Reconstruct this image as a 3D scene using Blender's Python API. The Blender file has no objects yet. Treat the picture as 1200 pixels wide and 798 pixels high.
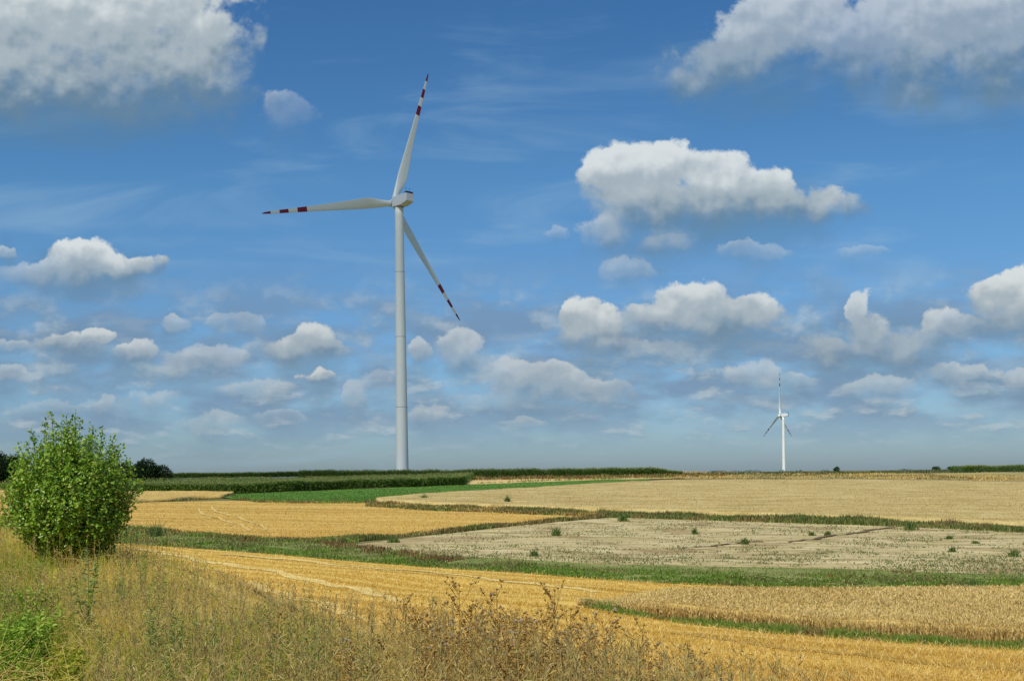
import bpy, math, random
import numpy as np

rng = np.random.default_rng(7)
random.seed(7)
SC = bpy.context.scene
COL = SC.collection

# ------------------------------------------------------------------ camera
F = 1240.0            # focal length in pixels of the 1200 px wide photograph
YH = 557.0            # photo row of the true horizon in the middle
ROLL = math.radians(0.7)
E = 1.65              # eye height above the road verge
cam_d = bpy.data.cameras.new('camera')
cam_d.sensor_width = 36.0
cam_d.sensor_fit = 'HORIZONTAL'
cam_d.lens = F / 1200 * 36
cam_d.shift_y = (YH - 399) / 1200
cam_d.clip_start = 0.1
cam_d.clip_end = 60000
cam = bpy.data.objects.new('camera', cam_d)
COL.objects.link(cam)
cam.location = (0, 0, E)
cam.rotation_euler = (math.radians(90), -ROLL, 0)
cam.rotation_mode = 'XYZ'
from mathutils import Matrix, Vector
cam.matrix_world = Matrix.Translation((0, 0, E)) @ Matrix.Rotation(math.radians(90), 4, 'X') @ Matrix.Rotation(-ROLL, 4, 'Z')
SC.camera = cam

# ------------------------------------------------------------------ light
SUN_EL = math.radians(50)
SUN_AZ = math.radians(24)          # to the left of straight behind the camera
TO_SUN = Vector((-math.sin(SUN_AZ) * math.cos(SUN_EL), -math.cos(SUN_AZ) * math.cos(SUN_EL), math.sin(SUN_EL)))
sl = bpy.data.lights.new('sun', 'SUN')
sl.energy = 4.2
sl.angle = math.radians(0.53)
sl.color = (1.0, 0.94, 0.84)
so = bpy.data.objects.new('sun', sl)
COL.objects.link(so)
so.rotation_euler = TO_SUN.to_track_quat('Z', 'Y').to_euler()
so.location = (-40, -40, 80)

SC.view_settings.view_transform = 'Standard'
SC.view_settings.look = 'None'
SC.view_settings.exposure = 0
SC.view_settings.gamma = 1
SC.render.engine = 'CYCLES'
SC.cycles.max_bounces = 6
SC.cycles.diffuse_bounces = 3
SC.cycles.transparent_max_bounces = 64


def srgb(r, g, b):
    o = []
    for c in (r, g, b):
        c /= 255.0
        o.append(c / 12.92 if c <= 0.04045 else ((c + 0.055) / 1.055) ** 2.4)
    return o


def px_uv(px, py):
    """photo pixel -> slope of its ray (right, up) per metre forward"""
    dx = np.asarray(px, float) - 600
    dy = YH - np.asarray(py, float)
    c, s = math.cos(ROLL), math.sin(ROLL)
    return (dx * c + dy * s) / F, (-dx * s + dy * c) / F


# ------------------------------------------------------------------ node helper
class NT:
    def __init__(self, tree):
        self.t = tree
        self.n = tree.nodes
        self.l = tree.links

    def node(self, kind, **kw):
        nd = self.n.new(kind)
        for k, v in kw.items():
            setattr(nd, k, v)
        return nd

    def put(self, sock, v):
        if hasattr(v, 'is_output'):
            self.l.new(v, sock)
        else:
            if sock.type == 'RGBA' and len(v) == 3:
                v = (*v, 1)
            sock.default_value = v

    def math(self, op, a, b=0.0, c=None, clamp=False):
        nd = self.node('ShaderNodeMath', operation=op, use_clamp=clamp)
        self.put(nd.inputs[0], a)
        self.put(nd.inputs[1], b)
        if c is not None:
            self.put(nd.inputs[2], c)
        return nd.outputs[0]

    def vmath(self, op, a, b=(0, 0, 0)):
        nd = self.node('ShaderNodeVectorMath', operation=op)
        self.put(nd.inputs[0], a)
        self.put(nd.inputs[1], b)
        return nd.outputs['Value'] if op in ('DOT_PRODUCT', 'LENGTH') else nd.outputs[0]

    def mix(self, f, a, b, blend='MIX'):
        nd = self.node('ShaderNodeMix', data_type='RGBA', blend_type=blend, clamp_factor=True)
        self.put(nd.inputs[0], f)
        self.put(nd.inputs[6], a)
        self.put(nd.inputs[7], b)
        return nd.outputs[2]

    def step(self, x, a, b, lo=0.0, hi=1.0):
        nd = self.node('ShaderNodeMapRange', interpolation_type='SMOOTHSTEP')
        self.put(nd.inputs[0], x)
        self.put(nd.inputs[1], a)
        self.put(nd.inputs[2], b)
        self.put(nd.inputs[3], lo)
        self.put(nd.inputs[4], hi)
        return nd.outputs[0]

    def noise(self, vec, scale, detail=4.0, rough=0.5, lac=2.0, dist=0.0):
        nd = self.node('ShaderNodeTexNoise')
        self.put(nd.inputs['Vector'], vec)
        self.put(nd.inputs['Scale'], scale)
        self.put(nd.inputs['Detail'], detail)
        self.put(nd.inputs['Roughness'], rough)
        self.put(nd.inputs['Lacunarity'], lac)
        self.put(nd.inputs['Distortion'], dist)
        return nd.outputs[0]

    def ramp(self, f, stops):
        nd = self.node('ShaderNodeValToRGB')
        el = nd.color_ramp.elements
        while len(el) < len(stops):
            el.new(0.5)
        for e, (p, c) in zip(el, stops):
            e.position = p
            e.color = (*c, 1) if len(c) == 3 else c
        self.put(nd.inputs[0], f)
        return nd.outputs[0]


# ------------------------------------------------------------------ sky with cumulus
world = bpy.data.worlds.new('World')
SC.world = world
world.use_nodes = True
W = NT(world.node_tree)
W.n.clear()
U100 = F / 100.0     # cloud plane unit: 100 photo pixels

# every cloud: its puffs as x, y, half width, half height (photo pixels), and its density
CLOUDS = [
    (1.0, [(40, 42, 130, 62), (150, 42, 116, 62), (230, 56, 66, 62), (120, 0, 160, 60), (60, 78, 130, 44), (215, 92, 72, 36)]),
    (.97, [(100, 112, 170, 40), (210, 112, 78, 36), (10, 110, 120, 40)], -.38),
    (.16, [(338, 136, 34, 26)]),
    (.68, [(905, 42, 72, 42), (858, 74, 60, 32), (812, 98, 48, 26), (940, 6, 60, 26)]),
    (.45, [(1000, 60, 60, 60)]),
    (.70, [(1080, 50, 90, 62), (1165, 50, 90, 66), (1190, 5, 90, 50), (1065, 108, 56, 30), (1160, 104, 70, 28)], -.06),
    (.95, [(735, 212, 52, 42), (772, 200, 50, 36), (845, 220, 46, 38), (892, 234, 44, 36), (952, 246, 56, 26), (800, 246, 110, 36)]),
    (.50, [(706, 274, 30, 28), (782, 291, 44, 18)]),
    (.32, [(730, 318, 36, 15)]), (.2, [(655, 276, 17, 14)]), (.26, [(885, 298, 44, 14)]), (.2, [(1015, 296, 34, 10)]),
    (1.0, [(684, 374, 27, 27), (720, 378, 17, 22), (700, 398, 46, 20)]),
    (.95, [(812, 360, 44, 28), (866, 370, 50, 25), (768, 376, 42, 20), (830, 382, 100, 20)]),
    (.45, [(748, 412, 64, 14)]),
    (.82, [(1008, 362, 15, 24), (1020, 388, 34, 22), (1062, 402, 40, 24), (965, 412, 50, 18), (1022, 414, 84, 20), (1100, 388, 32, 24)]),
    (1.0, [(1160, 354, 32, 26), (1196, 346, 34, 30), (1180, 368, 44, 18)]),
    (.35, [(1150, 384, 66, 15)]),
    (.5, [(1030, 455, 48, 16)]), (.55, [(1130, 440, 46, 16)]), (.5, [(885, 444, 38, 22), (932, 452, 30, 15)]), (.55, [(1196, 452, 26, 17)]),
    (.68, [(594, 442, 36, 24), (642, 448, 44, 19), (700, 462, 40, 20)]),
    (.62, [(538, 410, 24, 26), (548, 424, 30, 16)]), (.6, [(492, 416, 17, 15)]), (.3, [(570, 472, 44, 14)]),
    (.95, [(102, 302, 40, 22), (138, 316, 52, 18), (80, 320, 60, 14)]),
    (.22, [(60, 326, 90, 20)]),
    (.85, [(82, 405, 44, 15), (114, 392, 17, 11)]), (.75, [(158, 415, 30, 15)]),
    (.9, [(368, 400, 26, 21), (340, 412, 30, 17), (388, 412, 28, 15)]),
    (.95, [(370, 443, 21, 11)]), (.45, [(242, 424, 52, 19), (200, 438, 28, 12)]), (.38, [(300, 458, 40, 14)]),
    (.5, [(203, 378, 19, 13)]), (.25, [(278, 381, 40, 14)]), (.4, [(178, 470, 30, 15)]), (.42, [(262, 497, 26, 15), (234, 504, 20, 11)]),
    (.42, [(414, 468, 19, 20)]), (.42, [(500, 490, 26, 15)]), (.35, [(122, 476, 11, 14)]), (.35, [(610, 495, 28, 9)]), (.5, [(6, 295, 15, 10)]), (.5, [(10, 440, 24, 10)]), (.42, [(8, 408, 24, 10)]),
    (.28, [(455, 450, 28, 13)]), (.25, [(330, 492, 32, 10)]), (.25, [(60, 480, 44, 11)]),
]

tc = W.node('ShaderNodeTexCoord')
sep = W.node('ShaderNodeSeparateXYZ')
W.put(sep.inputs[0], tc.outputs['Generated'])
fwd = W.math('MAXIMUM', W.math('ABSOLUTE', sep.outputs[1]), .2)
cu = W.math('MULTIPLY', W.math('DIVIDE', sep.outputs[0], fwd), U100)
cv = W.math('MULTIPLY', W.math('DIVIDE', sep.outputs[2], fwd), U100)
cmb = W.node('ShaderNodeCombineXYZ')
W.put(cmb.inputs[0], cu)
W.put(cmb.inputs[1], cv)
cmb.inputs[2].default_value = 3.7
P = cmb.outputs[0]

# ragged edges: the domain is warped before the puffs are measured
wz = W.node('ShaderNodeTexNoise')
W.put(wz.inputs['Vector'], P)
wz.inputs['Scale'].default_value = 2.4
wz.inputs['Detail'].default_value = 5
wz.inputs['Roughness'].default_value = .58
PW = W.vmath('ADD', P, W.vmath('MULTIPLY', W.vmath('SUBTRACT', wz.outputs['Color'], (.5, .5, .5)), (.55, .36, 0)))
sy = W.node('ShaderNodeSeparateXYZ')
W.put(sy.inputs[0], PW)
yy = sy.outputs[1]
Dm = sW = sH = sO = Db = None
for (op, puffs, *sh) in CLOUDS:
    pv = [(px_uv(a_, b_), rx, ry) for a_, b_, rx, ry in puffs]
    lo_ = min(v * U100 - ry / 100 for (u, v), rx, ry in pv)
    hi_ = max(v * U100 + ry / 100 for (u, v), rx, ry in pv)
    cm, ch = (lo_ + hi_) / 2, (hi_ - lo_) / 2
    # the soft grey underside of the whole cloud
    xa = min(u * U100 - rx / 100 for (u, v), rx, ry in pv)
    xb = max(u * U100 + rx / 100 for (u, v), rx, ry in pv)
    q = W.vmath('MULTIPLY', W.vmath('SUBTRACT', PW, ((xa + xb) / 2, float(lo_ + .50 * ch), 0)), (1.75 / (xb - xa), float(1 / (.30 + .55 * ch)), 0))
    d = W.math('MULTIPLY', W.math('SUBTRACT', 1.0, W.vmath('DOT_PRODUCT', q, q)), op)
    Db = d if Db is None else W.math('MAXIMUM', Db, d)
    for (u, v), rx, ry in pv:
        u, v, rx, ry = float(u) * U100, float(v) * U100, rx * 1.12 / 100, ry * 1.12 / 100
        q = W.vmath('MULTIPLY', W.vmath('SUBTRACT', PW, (u, v, 0)), (1 / rx, 1 / ry, 0))
        d = W.math('SUBTRACT', 1.0, W.vmath('DOT_PRODUCT', q, q))
        wgt = W.math('MAXIMUM', W.math('ADD', d, .9), 0.0)
        wgt = W.math('MULTIPLY', wgt, wgt)
        # height inside the cloud and inside the puff, -1 base .. 1 crest (linear in y)
        ka = .62 / ch + .38 / ry
        kb = -.62 * cm / ch - .38 * v / ry + (sh[0] if sh else 0.0)
        hgt = W.math('MULTIPLY_ADD', yy, ka, kb)
        if Dm is None:
            Dm, sW, sH, sO = d, wgt, W.math('MULTIPLY', wgt, hgt), W.math('MULTIPLY', wgt, op)
        else:
            nd = W.node('ShaderNodeMath', operation='SMOOTH_MAX')
            W.put(nd.inputs[0], Dm)
            W.put(nd.inputs[1], d)
            nd.inputs[2].default_value = .12
            Dm = nd.outputs[0]
            sW = W.math('ADD', sW, wgt)
            sH = W.math('MULTIPLY_ADD', wgt, hgt, sH)
            sO = W.math('MULTIPLY_ADD', wgt, op, sO)
sW = W.math('MAXIMUM', sW, .0005)
Hh = W.math('DIVIDE', sH, sW)
Oo = W.math('DIVIDE', sO, sW)


def puff_noise(vec):
    n1 = W.noise(vec, 2.6, 8.0, .55)
    n2 = W.noise(vec, 8.5, 5.0, .55)
    return W.math('MULTIPLY_ADD', W.math('SUBTRACT', n1, .5), 1.9, W.math('MULTIPLY', W.math('SUBTRACT', n2, .5), .5))


N0 = puff_noise(P)
SUNWARD = W.vmath('ADD', P, (-.05, .12, 0))              # a little nearer the sun
D0 = W.math('ADD', W.math('MULTIPLY_ADD', W.math('MAXIMUM', Dm, -2.0), 1.0, .06), N0)
relief = W.math('ADD', W.math('MULTIPLY', W.math('SUBTRACT', W.noise(P, 1.9, 3.0, .55), W.noise(SUNWARD, 1.9, 3.0, .55)), 1.8),
                W.math('MULTIPLY', W.math('SUBTRACT', W.noise(P, 5.5, 4.0, .55), W.noise(SUNWARD, 5.5, 4.0, .55)), .30))
soft = W.step(Hh, -.8, .45, 1.7, .40)
alpha = W.math('MULTIPLY', W.step(D0, 0.0, soft), Oo)
lit = W.math('ADD', W.math('MULTIPLY_ADD', Hh, .66, .48), W.math('MULTIPLY', relief, .55))

sky = W.node('ShaderNodeTexSky', sky_type='NISHITA')
sky.sun_disc = False
sky.sun_elevation = SUN_EL
sky.sun_rotation = math.atan2(TO_SUN.x, TO_SUN.y)
sky.altitude = 100
sky.air_density = 1.0
sky.dust_density = 0.6
sky.ozone_density = 1.5
BG = 0.10
K = 1.0 / BG
el_t = W.math('DIVIDE', cv, U100 * .46)
tint = W.ramp(el_t, [(0.0, (.41, .555, .81)), (.12, (.48, .66, .90)), (.30, (.48, .73, .97)), (.6, (.46, .82, 1.05)), (1.0, (.36, .73, 1.02))])
base = W.mix(1.0, sky.outputs[0], tint, 'MULTIPLY')


def C(r, g, b, k=1.0):
    return tuple(c * K * k for c in srgb(r, g, b))


# thin high streaks
mp = W.node('ShaderNodeMapping')
W.put(mp.inputs[0], P)
mp.inputs['Rotation'].default_value = (0, 0, math.radians(4))
mp.inputs['Scale'].default_value = (.22, 1.1, 1)
st = W.noise(mp.outputs[0], 1.3, 5, .55, dist=.6)
base = W.mix(W.step(st, .50, .80, 0, .38), base, C(160, 190, 212))
# low grey layer of far cloud
mp2 = W.node('ShaderNodeMapping')
W.put(mp2.inputs[0], P)
mp2.inputs['Scale'].default_value = (.8, 2.3, 1)
gl = W.noise(mp2.outputs[0], 1.1, 6, .55)
band = W.math('MULTIPLY', W.step(cv, .1, .9), W.step(cv, 1.6, 2.7, 1, 0))
base = W.mix(W.math('MULTIPLY', W.step(gl, .36, .62, 0, .80), band), base, C(118, 144, 172))
gl2 = W.noise(W.vmath('ADD', mp2.outputs[0], (7.3, 1.9, 0)), 2.0, 6, .55)
base = W.mix(W.math('MULTIPLY', W.step(gl2, .50, .72, 0, .45), band), base, C(150, 168, 184))
lz = W.math('ADD', W.math('MAXIMUM', cv, 0.0), .8)
fc = W.node('ShaderNodeCombineXYZ')
W.put(fc.inputs[0], W.math('MULTIPLY', cu, 1.35))
W.put(fc.inputs[1], W.math('MULTIPLY', W.math('LOGARITHM', lz, 2.718), 5.2))
FP = fc.outputs[0]
fa = W.noise(FP, 1.15, 7, .56)
fb = W.noise(W.vmath('ADD', FP, (-.06, .22, 0)), 1.15, 4, .56)
fl = W.math('SUBTRACT', fa, fb)
band2 = W.math('MULTIPLY', W.step(cv, .12, .7), W.step(cv, 1.5, 2.6, 1, 0))
fcol = W.mix(W.step(fl, -.10, .14), C(126, 150, 170), C(184, 196, 202))
base = W.mix(W.math('MULTIPLY', W.step(fa, .47, .66, 0, .66), band2), base, fcol)
# cumulus colour: sunlit tops, grey undersides, warmer and greyer near the horizon
far = W.step(cv, .4, 3.2)
top = W.mix(far, C(198, 203, 203), C(218, 225, 226))
mid = W.mix(far, C(160, 174, 184), C(166, 180, 189))
low = W.mix(far, C(116, 141, 163), C(106, 134, 156))
ccol = W.mix(W.step(lit, .02, .50), low, mid)
ccol = W.mix(W.step(lit, .46, 1.0), ccol, top)
under = W.step(W.math('MULTIPLY_ADD', N0, .35, Db), 0.0, .9, 0, .55)
base = W.mix(under, base, W.mix(far, C(118, 146, 168), C(92, 130, 160)))
final = W.mix(alpha, base, ccol)
bgn = W.node('ShaderNodeBackground')
W.put(bgn.inputs[0], final)
bgn.inputs[1].default_value = BG
wo = W.node('ShaderNodeOutputWorld')
W.l.new(bgn.outputs[0], wo.inputs[0])
world.cycles.sampling_method = 'MANUAL'
world.cycles.sample_map_resolution = 512

# ------------------------------------------------------------------ terrain
_py = np.array([-60, 24, 31, 35, 50, 68, 85, 108, 140, 175, 230, 300, 390, 450, 520, 800, 1370, 3000, 30000.])
_pz = np.array([-4.66, -4.66, -5.13, -5.36, -5.77, -6.03, -6.17, -6.10, -5.65, -4.94, -3.71, -2.40, -.63, .73, .3, -12, -36, -60, -60.])
_gy = np.concatenate([np.arange(-60, 60, 1.0), np.geomspace(60, 30000, 900)])
_gz = np.interp(_gy, _py, _pz)
for _ in range(10):
    _gz[1:-1] = (_gz[:-2] + 2 * _gz[1:-1] + _gz[2:]) / 4


def edge_x(y):
    return np.interp(y, [-60, 0, 6, 9.1, 11, 15, 20, 24, 28, 45, 80], [8, 2.2, .4, -1.4, -3.2, -5.6, -7.4, -9.8, -12.7, -24, -60])


def sstep(t):
    t = np.clip(t, 0, 1)
    return t * t * (3 - 2 * t)


def Z(x, y):
    x = np.asarray(x, float)
    y = np.asarray(y, float)
    z = np.interp(y, _gy, _gz)
    s = (x - edge_x(y)) * .8
    k = (1 - sstep(s / 8.0)) * (1 - sstep((y - 42) / 45))
    z = z * (1 - k) + (-1.65) * k
    wob = .05 * np.sin(x * .31 + 1.3 * np.sin(y * .17)) + .05 * np.sin(y * .43 + x * .11)
    return z + wob * np.clip((y - 4) / 6, 0, 1) * np.clip((700 - y) / 300, 0, 1) + E


# table photo pixel -> forward distance of the first ground hit
TX = np.arange(-420, 1640, 6.0)
TY = np.concatenate([np.arange(540, 600, 1.0), np.arange(600, 900, 3.0)])
_gx, _gyy = np.meshgrid(TX, TY)
_u, _v = px_uv(_gx, _gyy)
_dep = np.zeros_like(_u)
_prev = np.full(_u.shape, np.nan)
_steps = np.geomspace(3.0, 452, 420)
_last = np.zeros_like(_u)
for i, d in enumerate(_steps):
    g = (Z(_u * d, np.full_like(_u, d)) - E) - _v * d
    if i:
        hit = (_dep == 0) & (g >= 0)
        if hit.any():
            t = _last[hit] / (_last[hit] - g[hit])
            _dep[hit] = _steps[i - 1] + (d - _steps[i - 1]) * np.clip(t, 0, 1)
    _last = g
_dep[_dep == 0] = 452
_inv = 1 / _dep


def ground(px, py):
    """photo pixel -> x, y, z on the terrain"""
    px = np.asarray(px, float)
    py = np.asarray(py, float)
    i = np.clip(np.searchsorted(TX, px) - 1, 0, len(TX) - 2)
    j = np.clip(np.searchsorted(TY, py) - 1, 0, len(TY) - 2)
    a = np.clip((px - TX[i]) / (TX[i + 1] - TX[i]), 0, 1)
    b = np.clip((py - TY[j]) / (TY[j + 1] - TY[j]), 0, 1)
    iv = (_inv[j, i] * (1 - a) + _inv[j, i + 1] * a) * (1 - b) + (_inv[j + 1, i] * (1 - a) + _inv[j + 1, i + 1] * a) * b
    d = 1 / iv
    u, v = px_uv(px, py)
    x = u * d
    return x, d, Z(x, d)


# ------------------------------------------------------------------ mesh helpers
def link_mesh(name, verts, faces_flat, nper, mat, parent=None, rnd=None, smooth=False, mats=None, mat_idx=None):
    me = bpy.data.meshes.new(name)
    nv = len(verts)
    nf = len(faces_flat) // nper
    me.vertices.add(nv)
    me.vertices.foreach_set('co', np.asarray(verts, np.float32).ravel())
    me.loops.add(nf * nper)
    me.loops.foreach_set('vertex_index', np.asarray(faces_flat, np.int32))
    me.polygons.add(nf)
    me.polygons.foreach_set('loop_start', np.arange(0, nf * nper, nper, dtype=np.int32))
    me.update(calc_edges=True)
    if rnd is not None:
        at = me.attributes.new('rnd', 'FLOAT', 'FACE')
        at.data.foreach_set('value', np.asarray(rnd, np.float32))
    for m in (mats or [mat]):
        me.materials.append(m)
    if mat_idx is not None:
        me.polygons.foreach_set('material_index', np.asarray(mat_idx, np.int32))
    if smooth:
        me.polygons.foreach_set('use_smooth', np.ones(nf, bool))
    me.validate()
    o = bpy.data.objects.new(name, me)
    COL.objects.link(o)
    if parent is not None:
        o.parent = parent
    return o


class Acc:
    """collects triangles of many small blades, leaves and stems into one mesh"""
    def __init__(self):
        self.v, self.f, self.r, self.m, self.n = [], [], [], [], 0

    def add(self, verts, tris, rnd, mi=0):
        # verts (N,k,3), tris (t,3) local, rnd (N,)
        N, k = verts.shape[:2]
        if N == 0:
            return
        self.v.append(verts.reshape(-1, 3))
        idx = (np.arange(N) * k)[:, None, None] + np.asarray(tris)[None] + self.n
        self.f.append(idx.reshape(-1))
        self.r.append(np.repeat(rnd, len(tris)))
        self.m.append(np.full(N * len(tris), mi))
        self.n += N * k

    def ribbon(self, A, B, Cc, S, w, rnd, mid=.8, mi=0):
        w = np.broadcast_to(np.asarray(w, float), (len(A),))[:, None]
        v = np.stack([A - S * w * .5, A + S * w * .5, B - S * w * .5 * mid, B + S * w * .5 * mid, Cc], 1)
        self.add(v, [[0, 1, 3], [0, 3, 2], [2, 3, 4]], rnd, mi)

    def blades(self, P, h, w, lean, rnd, droop=0.0, mi=0):
        N = len(P)
        a = rng.uniform(0, 2 * np.pi, N)
        b = rng.uniform(0, 2 * np.pi, N)
        dr = np.stack([np.cos(a), np.sin(a), 0 * a], 1)
        S = np.stack([np.cos(b), np.sin(b), 0 * b], 1)
        h = np.broadcast_to(np.asarray(h, float), (N,))
        ln = np.abs(rng.normal(0, lean, N))
        up = np.array([0, 0, 1.0])
        B = P + up * (h * .55)[:, None] + dr * (h * ln * .3)[:, None]
        Cc = P + up * (h * (1 - .3 * np.minimum(ln, 1) - droop))[:, None] + dr * (h * ln)[:, None]
        self.ribbon(P, B, Cc, S, w, rnd, mi=mi)

    def tubes(self, A, B, r0, r1, rnd, mi=0):
        d = B - A
        d = d / (np.linalg.norm(d, axis=1)[:, None] + 1e-9)
        ref = np.where(np.abs(d[:, 2:3]) > .9, np.array([[1.0, 0, 0]]), np.array([[0, 0, 1.0]]))
        s = np.cross(d, ref)
        s /= np.linalg.norm(s, axis=1)[:, None] + 1e-9
        t = np.cross(d, s)
        r0 = np.broadcast_to(np.asarray(r0, float), (len(A),))[:, None]
        r1 = np.broadcast_to(np.asarray(r1, float), (len(A),))[:, None]
        vs = []
        for base, r in ((A, r0), (B, r1)):
            for k in range(4):
                an = k * np.pi / 2
                vs.append(base + (s * math.cos(an) + t * math.sin(an)) * r)
        tr = []
        for k in range(4):
            k2 = (k + 1) % 4
            tr += [[k, k2, 4 + k2], [k, 4 + k2, 4 + k]]
        self.add(np.stack(vs, 1), tr, rnd, mi)

    def leaves(self, P, D, L, Wd, rnd, fold=.25, mi=0, face=None):
        N = len(P)
        D = D / (np.linalg.norm(D, axis=1)[:, None] + 1e-9)
        R = rng.normal(size=(N, 3)) if face is None else face
        S = np.cross(D, R)
        S /= np.linalg.norm(S, axis=1)[:, None] + 1e-9
        Nn = np.cross(S, D)
        L = np.broadcast_to(np.asarray(L, float), (N,))[:, None]
        Wd = np.broadcast_to(np.asarray(Wd, float), (N,))[:, None]
        m = P + D * L * .42
        l = m + S * Wd * .5 + Nn * Wd * fold
        r = m - S * Wd * .5 + Nn * Wd * fold
        t = P + D * L - Nn * L * .12
        self.add(np.stack([P, r, t, l], 1), [[0, 1, 2], [0, 2, 3]], rnd, mi)

    def build(self, name, mats, parent=None, smooth=False):
        if not isinstance(mats, list):
            mats = [mats]
        return link_mesh(name, np.concatenate(self.v), np.concatenate(self.f), 3, None, parent, np.concatenate(self.r), smooth, mats, np.concatenate(self.m))


def tag(o, label=None, cat=None, group=None, kind=None):
    if label:
        o['label'] = label
    if cat:
        o['category'] = cat
    if group:
        o['group'] = group
    if kind:
        o['kind'] = kind
    return o


def empty(name, loc=(0, 0, 0), rz=0):
    o = bpy.data.objects.new(name, None)
    o.location = loc
    o.rotation_euler = (0, 0, rz)
    o.empty_display_size = .3
    COL.objects.link(o)
    return o


def dup(o, parent=None):
    c = o.copy()
    COL.objects.link(c)
    if parent is not None:
        c.parent = parent
    for ch in list(o.children):
        dup(ch, c)
    return c


# ------------------------------------------------------------------ materials
def plant_mat(name, stops, trans=.3, rough=.6, spec=.25, patch=None, patch_scale=.5):
    m = bpy.data.materials.new(name)
    m.use_nodes = True
    t = NT(m.node_tree)
    t.n.clear()
    at = t.node('ShaderNodeAttribute', attribute_name='rnd')
    col = t.ramp(at.outputs['Fac'], stops)
    if patch:
        g = t.node('ShaderNodeNewGeometry')
        n = t.noise(g.outputs['Position'], patch_scale, 3, .6)
        col = t.mix(t.step(n, .46, .62, 0, patch[1]), col, patch[0])
    p = t.node('ShaderNodeBsdfPrincipled')
    t.put(p.inputs['Base Color'], col)
    p.inputs['Roughness'].default_value = rough
    p.inputs['Specular IOR Level'].default_value = spec
    tr = t.node('ShaderNodeBsdfTranslucent')
    t.put(tr.inputs[0], col)
    mx = t.node('ShaderNodeMixShader')
    mx.inputs[0].default_value = trans
    t.l.new(p.outputs[0], mx.inputs[1])
    t.l.new(tr.outputs[0], mx.inputs[2])
    o = t.node('ShaderNodeOutputMaterial')
    t.l.new(mx.outputs[0], o.inputs[0])
    return m


def soil_mat(name, c_dark, c_mid, c_light, ang=0.0, stretch=8.0, scale=.5, fine=6.0, bump=.4, patch=None, rows=None, lines=None):
    """ground with streaks along the direction of work, fine grain and patches"""
    m = bpy.data.materials.new(name)
    m.use_nodes = True
    t = NT(m.node_tree)
    t.n.clear()
    g = t.node('ShaderNodeNewGeometry')
    rot = t.node('ShaderNodeVectorRotate', rotation_type='Z_AXIS')
    t.put(rot.inputs['Vector'], g.outputs['Position'])
    rot.inputs['Angle'].default_value = -ang
    st = t.vmath('MULTIPLY', rot.outputs[0], (1 / stretch, 1, 1))
    a = t.noise(st, scale, 5, .6)
    b = t.noise(t.vmath('MULTIPLY', rot.outputs[0], (.45, 1, 1)), fine, 4, .65)
    f = t.math('ADD', t.math('MULTIPLY', a, .62), t.math('MULTIPLY', b, .38))
    col = t.ramp(f, [(.36, c_dark), (.5, c_mid), (.63, c_light)])
    if patch:
        n = t.noise(g.outputs['Position'], patch[1], 4, .6)
        col = t.mix(t.step(n, patch[3], patch[3] + .14, 0, patch[2]), col, patch[0])
    if rows:
        wv = t.node('ShaderNodeTexWave', wave_type='BANDS', bands_direction='Y')
        t.put(wv.inputs['Vector'], rot.outputs[0])
        wv.inputs['Scale'].default_value = rows[0]
        wv.inputs['Distortion'].default_value = rows[2]
        wv.inputs['Detail'].default_value = 3
        wv.inputs['Detail Scale'].default_value = .6
        col = t.mix(t.math('MULTIPLY', t.step(wv.outputs['Fac'], .55, .95), rows[1]), col, c_light)
    p = t.node('ShaderNodeBsdfPrincipled')
    t.put(p.inputs['Base Color'], col)
    p.inputs['Roughness'].default_value = .9
    p.inputs['Specular IOR Level'].default_value = .1
    bp = t.node('ShaderNodeBump')
    bp.inputs['Strength'].default_value = bump
    bp.inputs['Distance'].default_value = .12
    t.put(bp.inputs['Height'], f)
    t.l.new(bp.outputs[0], p.inputs['Normal'])
    o = t.node('ShaderNodeOutputMaterial')
    t.l.new(p.outputs[0], o.inputs[0])
    return m


def plain_mat(name, col, rough=.5, spec=.4, dirt=0.0, dscale=.6):
    m = bpy.data.materials.new(name)
    m.use_nodes = True
    t = NT(m.node_tree)
    p = t.n['Principled BSDF']
    if dirt:
        tc = t.node('ShaderNodeTexCoord')
        n = t.noise(t.vmath('MULTIPLY', tc.outputs['Object'], (1, 1, .12)), dscale, 5, .6)
        c2 = tuple(c * (1 - dirt) for c in col)
        t.put(p.inputs['Base Color'], t.mix(t.step(n, .45, .75), (*col, 1), (*c2, 1)))
    else:
        p.inputs['Base Color'].default_value = (*col, 1)
    p.inputs['Roughness'].default_value = rough
    p.inputs['Specular IOR Level'].default_value = spec
    return m


STRAW_D, STRAW_M, STRAW_L = (.36, .20, .03), (.58, .36, .06), (.72, .51, .13)
A1 = math.radians(-47)
A2 = math.radians(-22)
M_soil = soil_mat('meadow_soil', (.10, .10, .035), (.16, .15, .05), (.22, .19, .08), stretch=1, scale=.8)
M_stub1 = soil_mat('stubble_soil_near', STRAW_D, STRAW_M, STRAW_L, A1, 14, .55, 5, .5, rows=(.16, .8, 4.0))
M_stub2 = soil_mat('stubble_soil_far', (.40, .245, .05), (.54, .35, .085), (.64, .45, .14), A2, 16, .25, 1.6, .4, rows=(.05, .35, 2.0))
M_bare = soil_mat('dry_bare_soil', (.25, .19, .075), (.48, .385, .18), (.65, .54, .295), A2, 3, .5, 2.6, .8, patch=((.27, .17, .075), .13, .50, .53))
M_wheat3 = soil_mat('pale_crop_soil', (.33, .235, .075), (.48, .365, .14), (.60, .48, .21), A2, 3, .3, 3.5, .9)
M_wheat2 = soil_mat('gold_crop_soil', (.44, .29, .08), (.56, .39, .12), (.64, .47, .17), A2, 7, .2, 1.5, .5)
M_green = soil_mat('green_crop_soil', (.07, .15, .02), (.095, .20, .025), (.13, .24, .045), A2, 9, .2, 1.2, .5)
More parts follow.
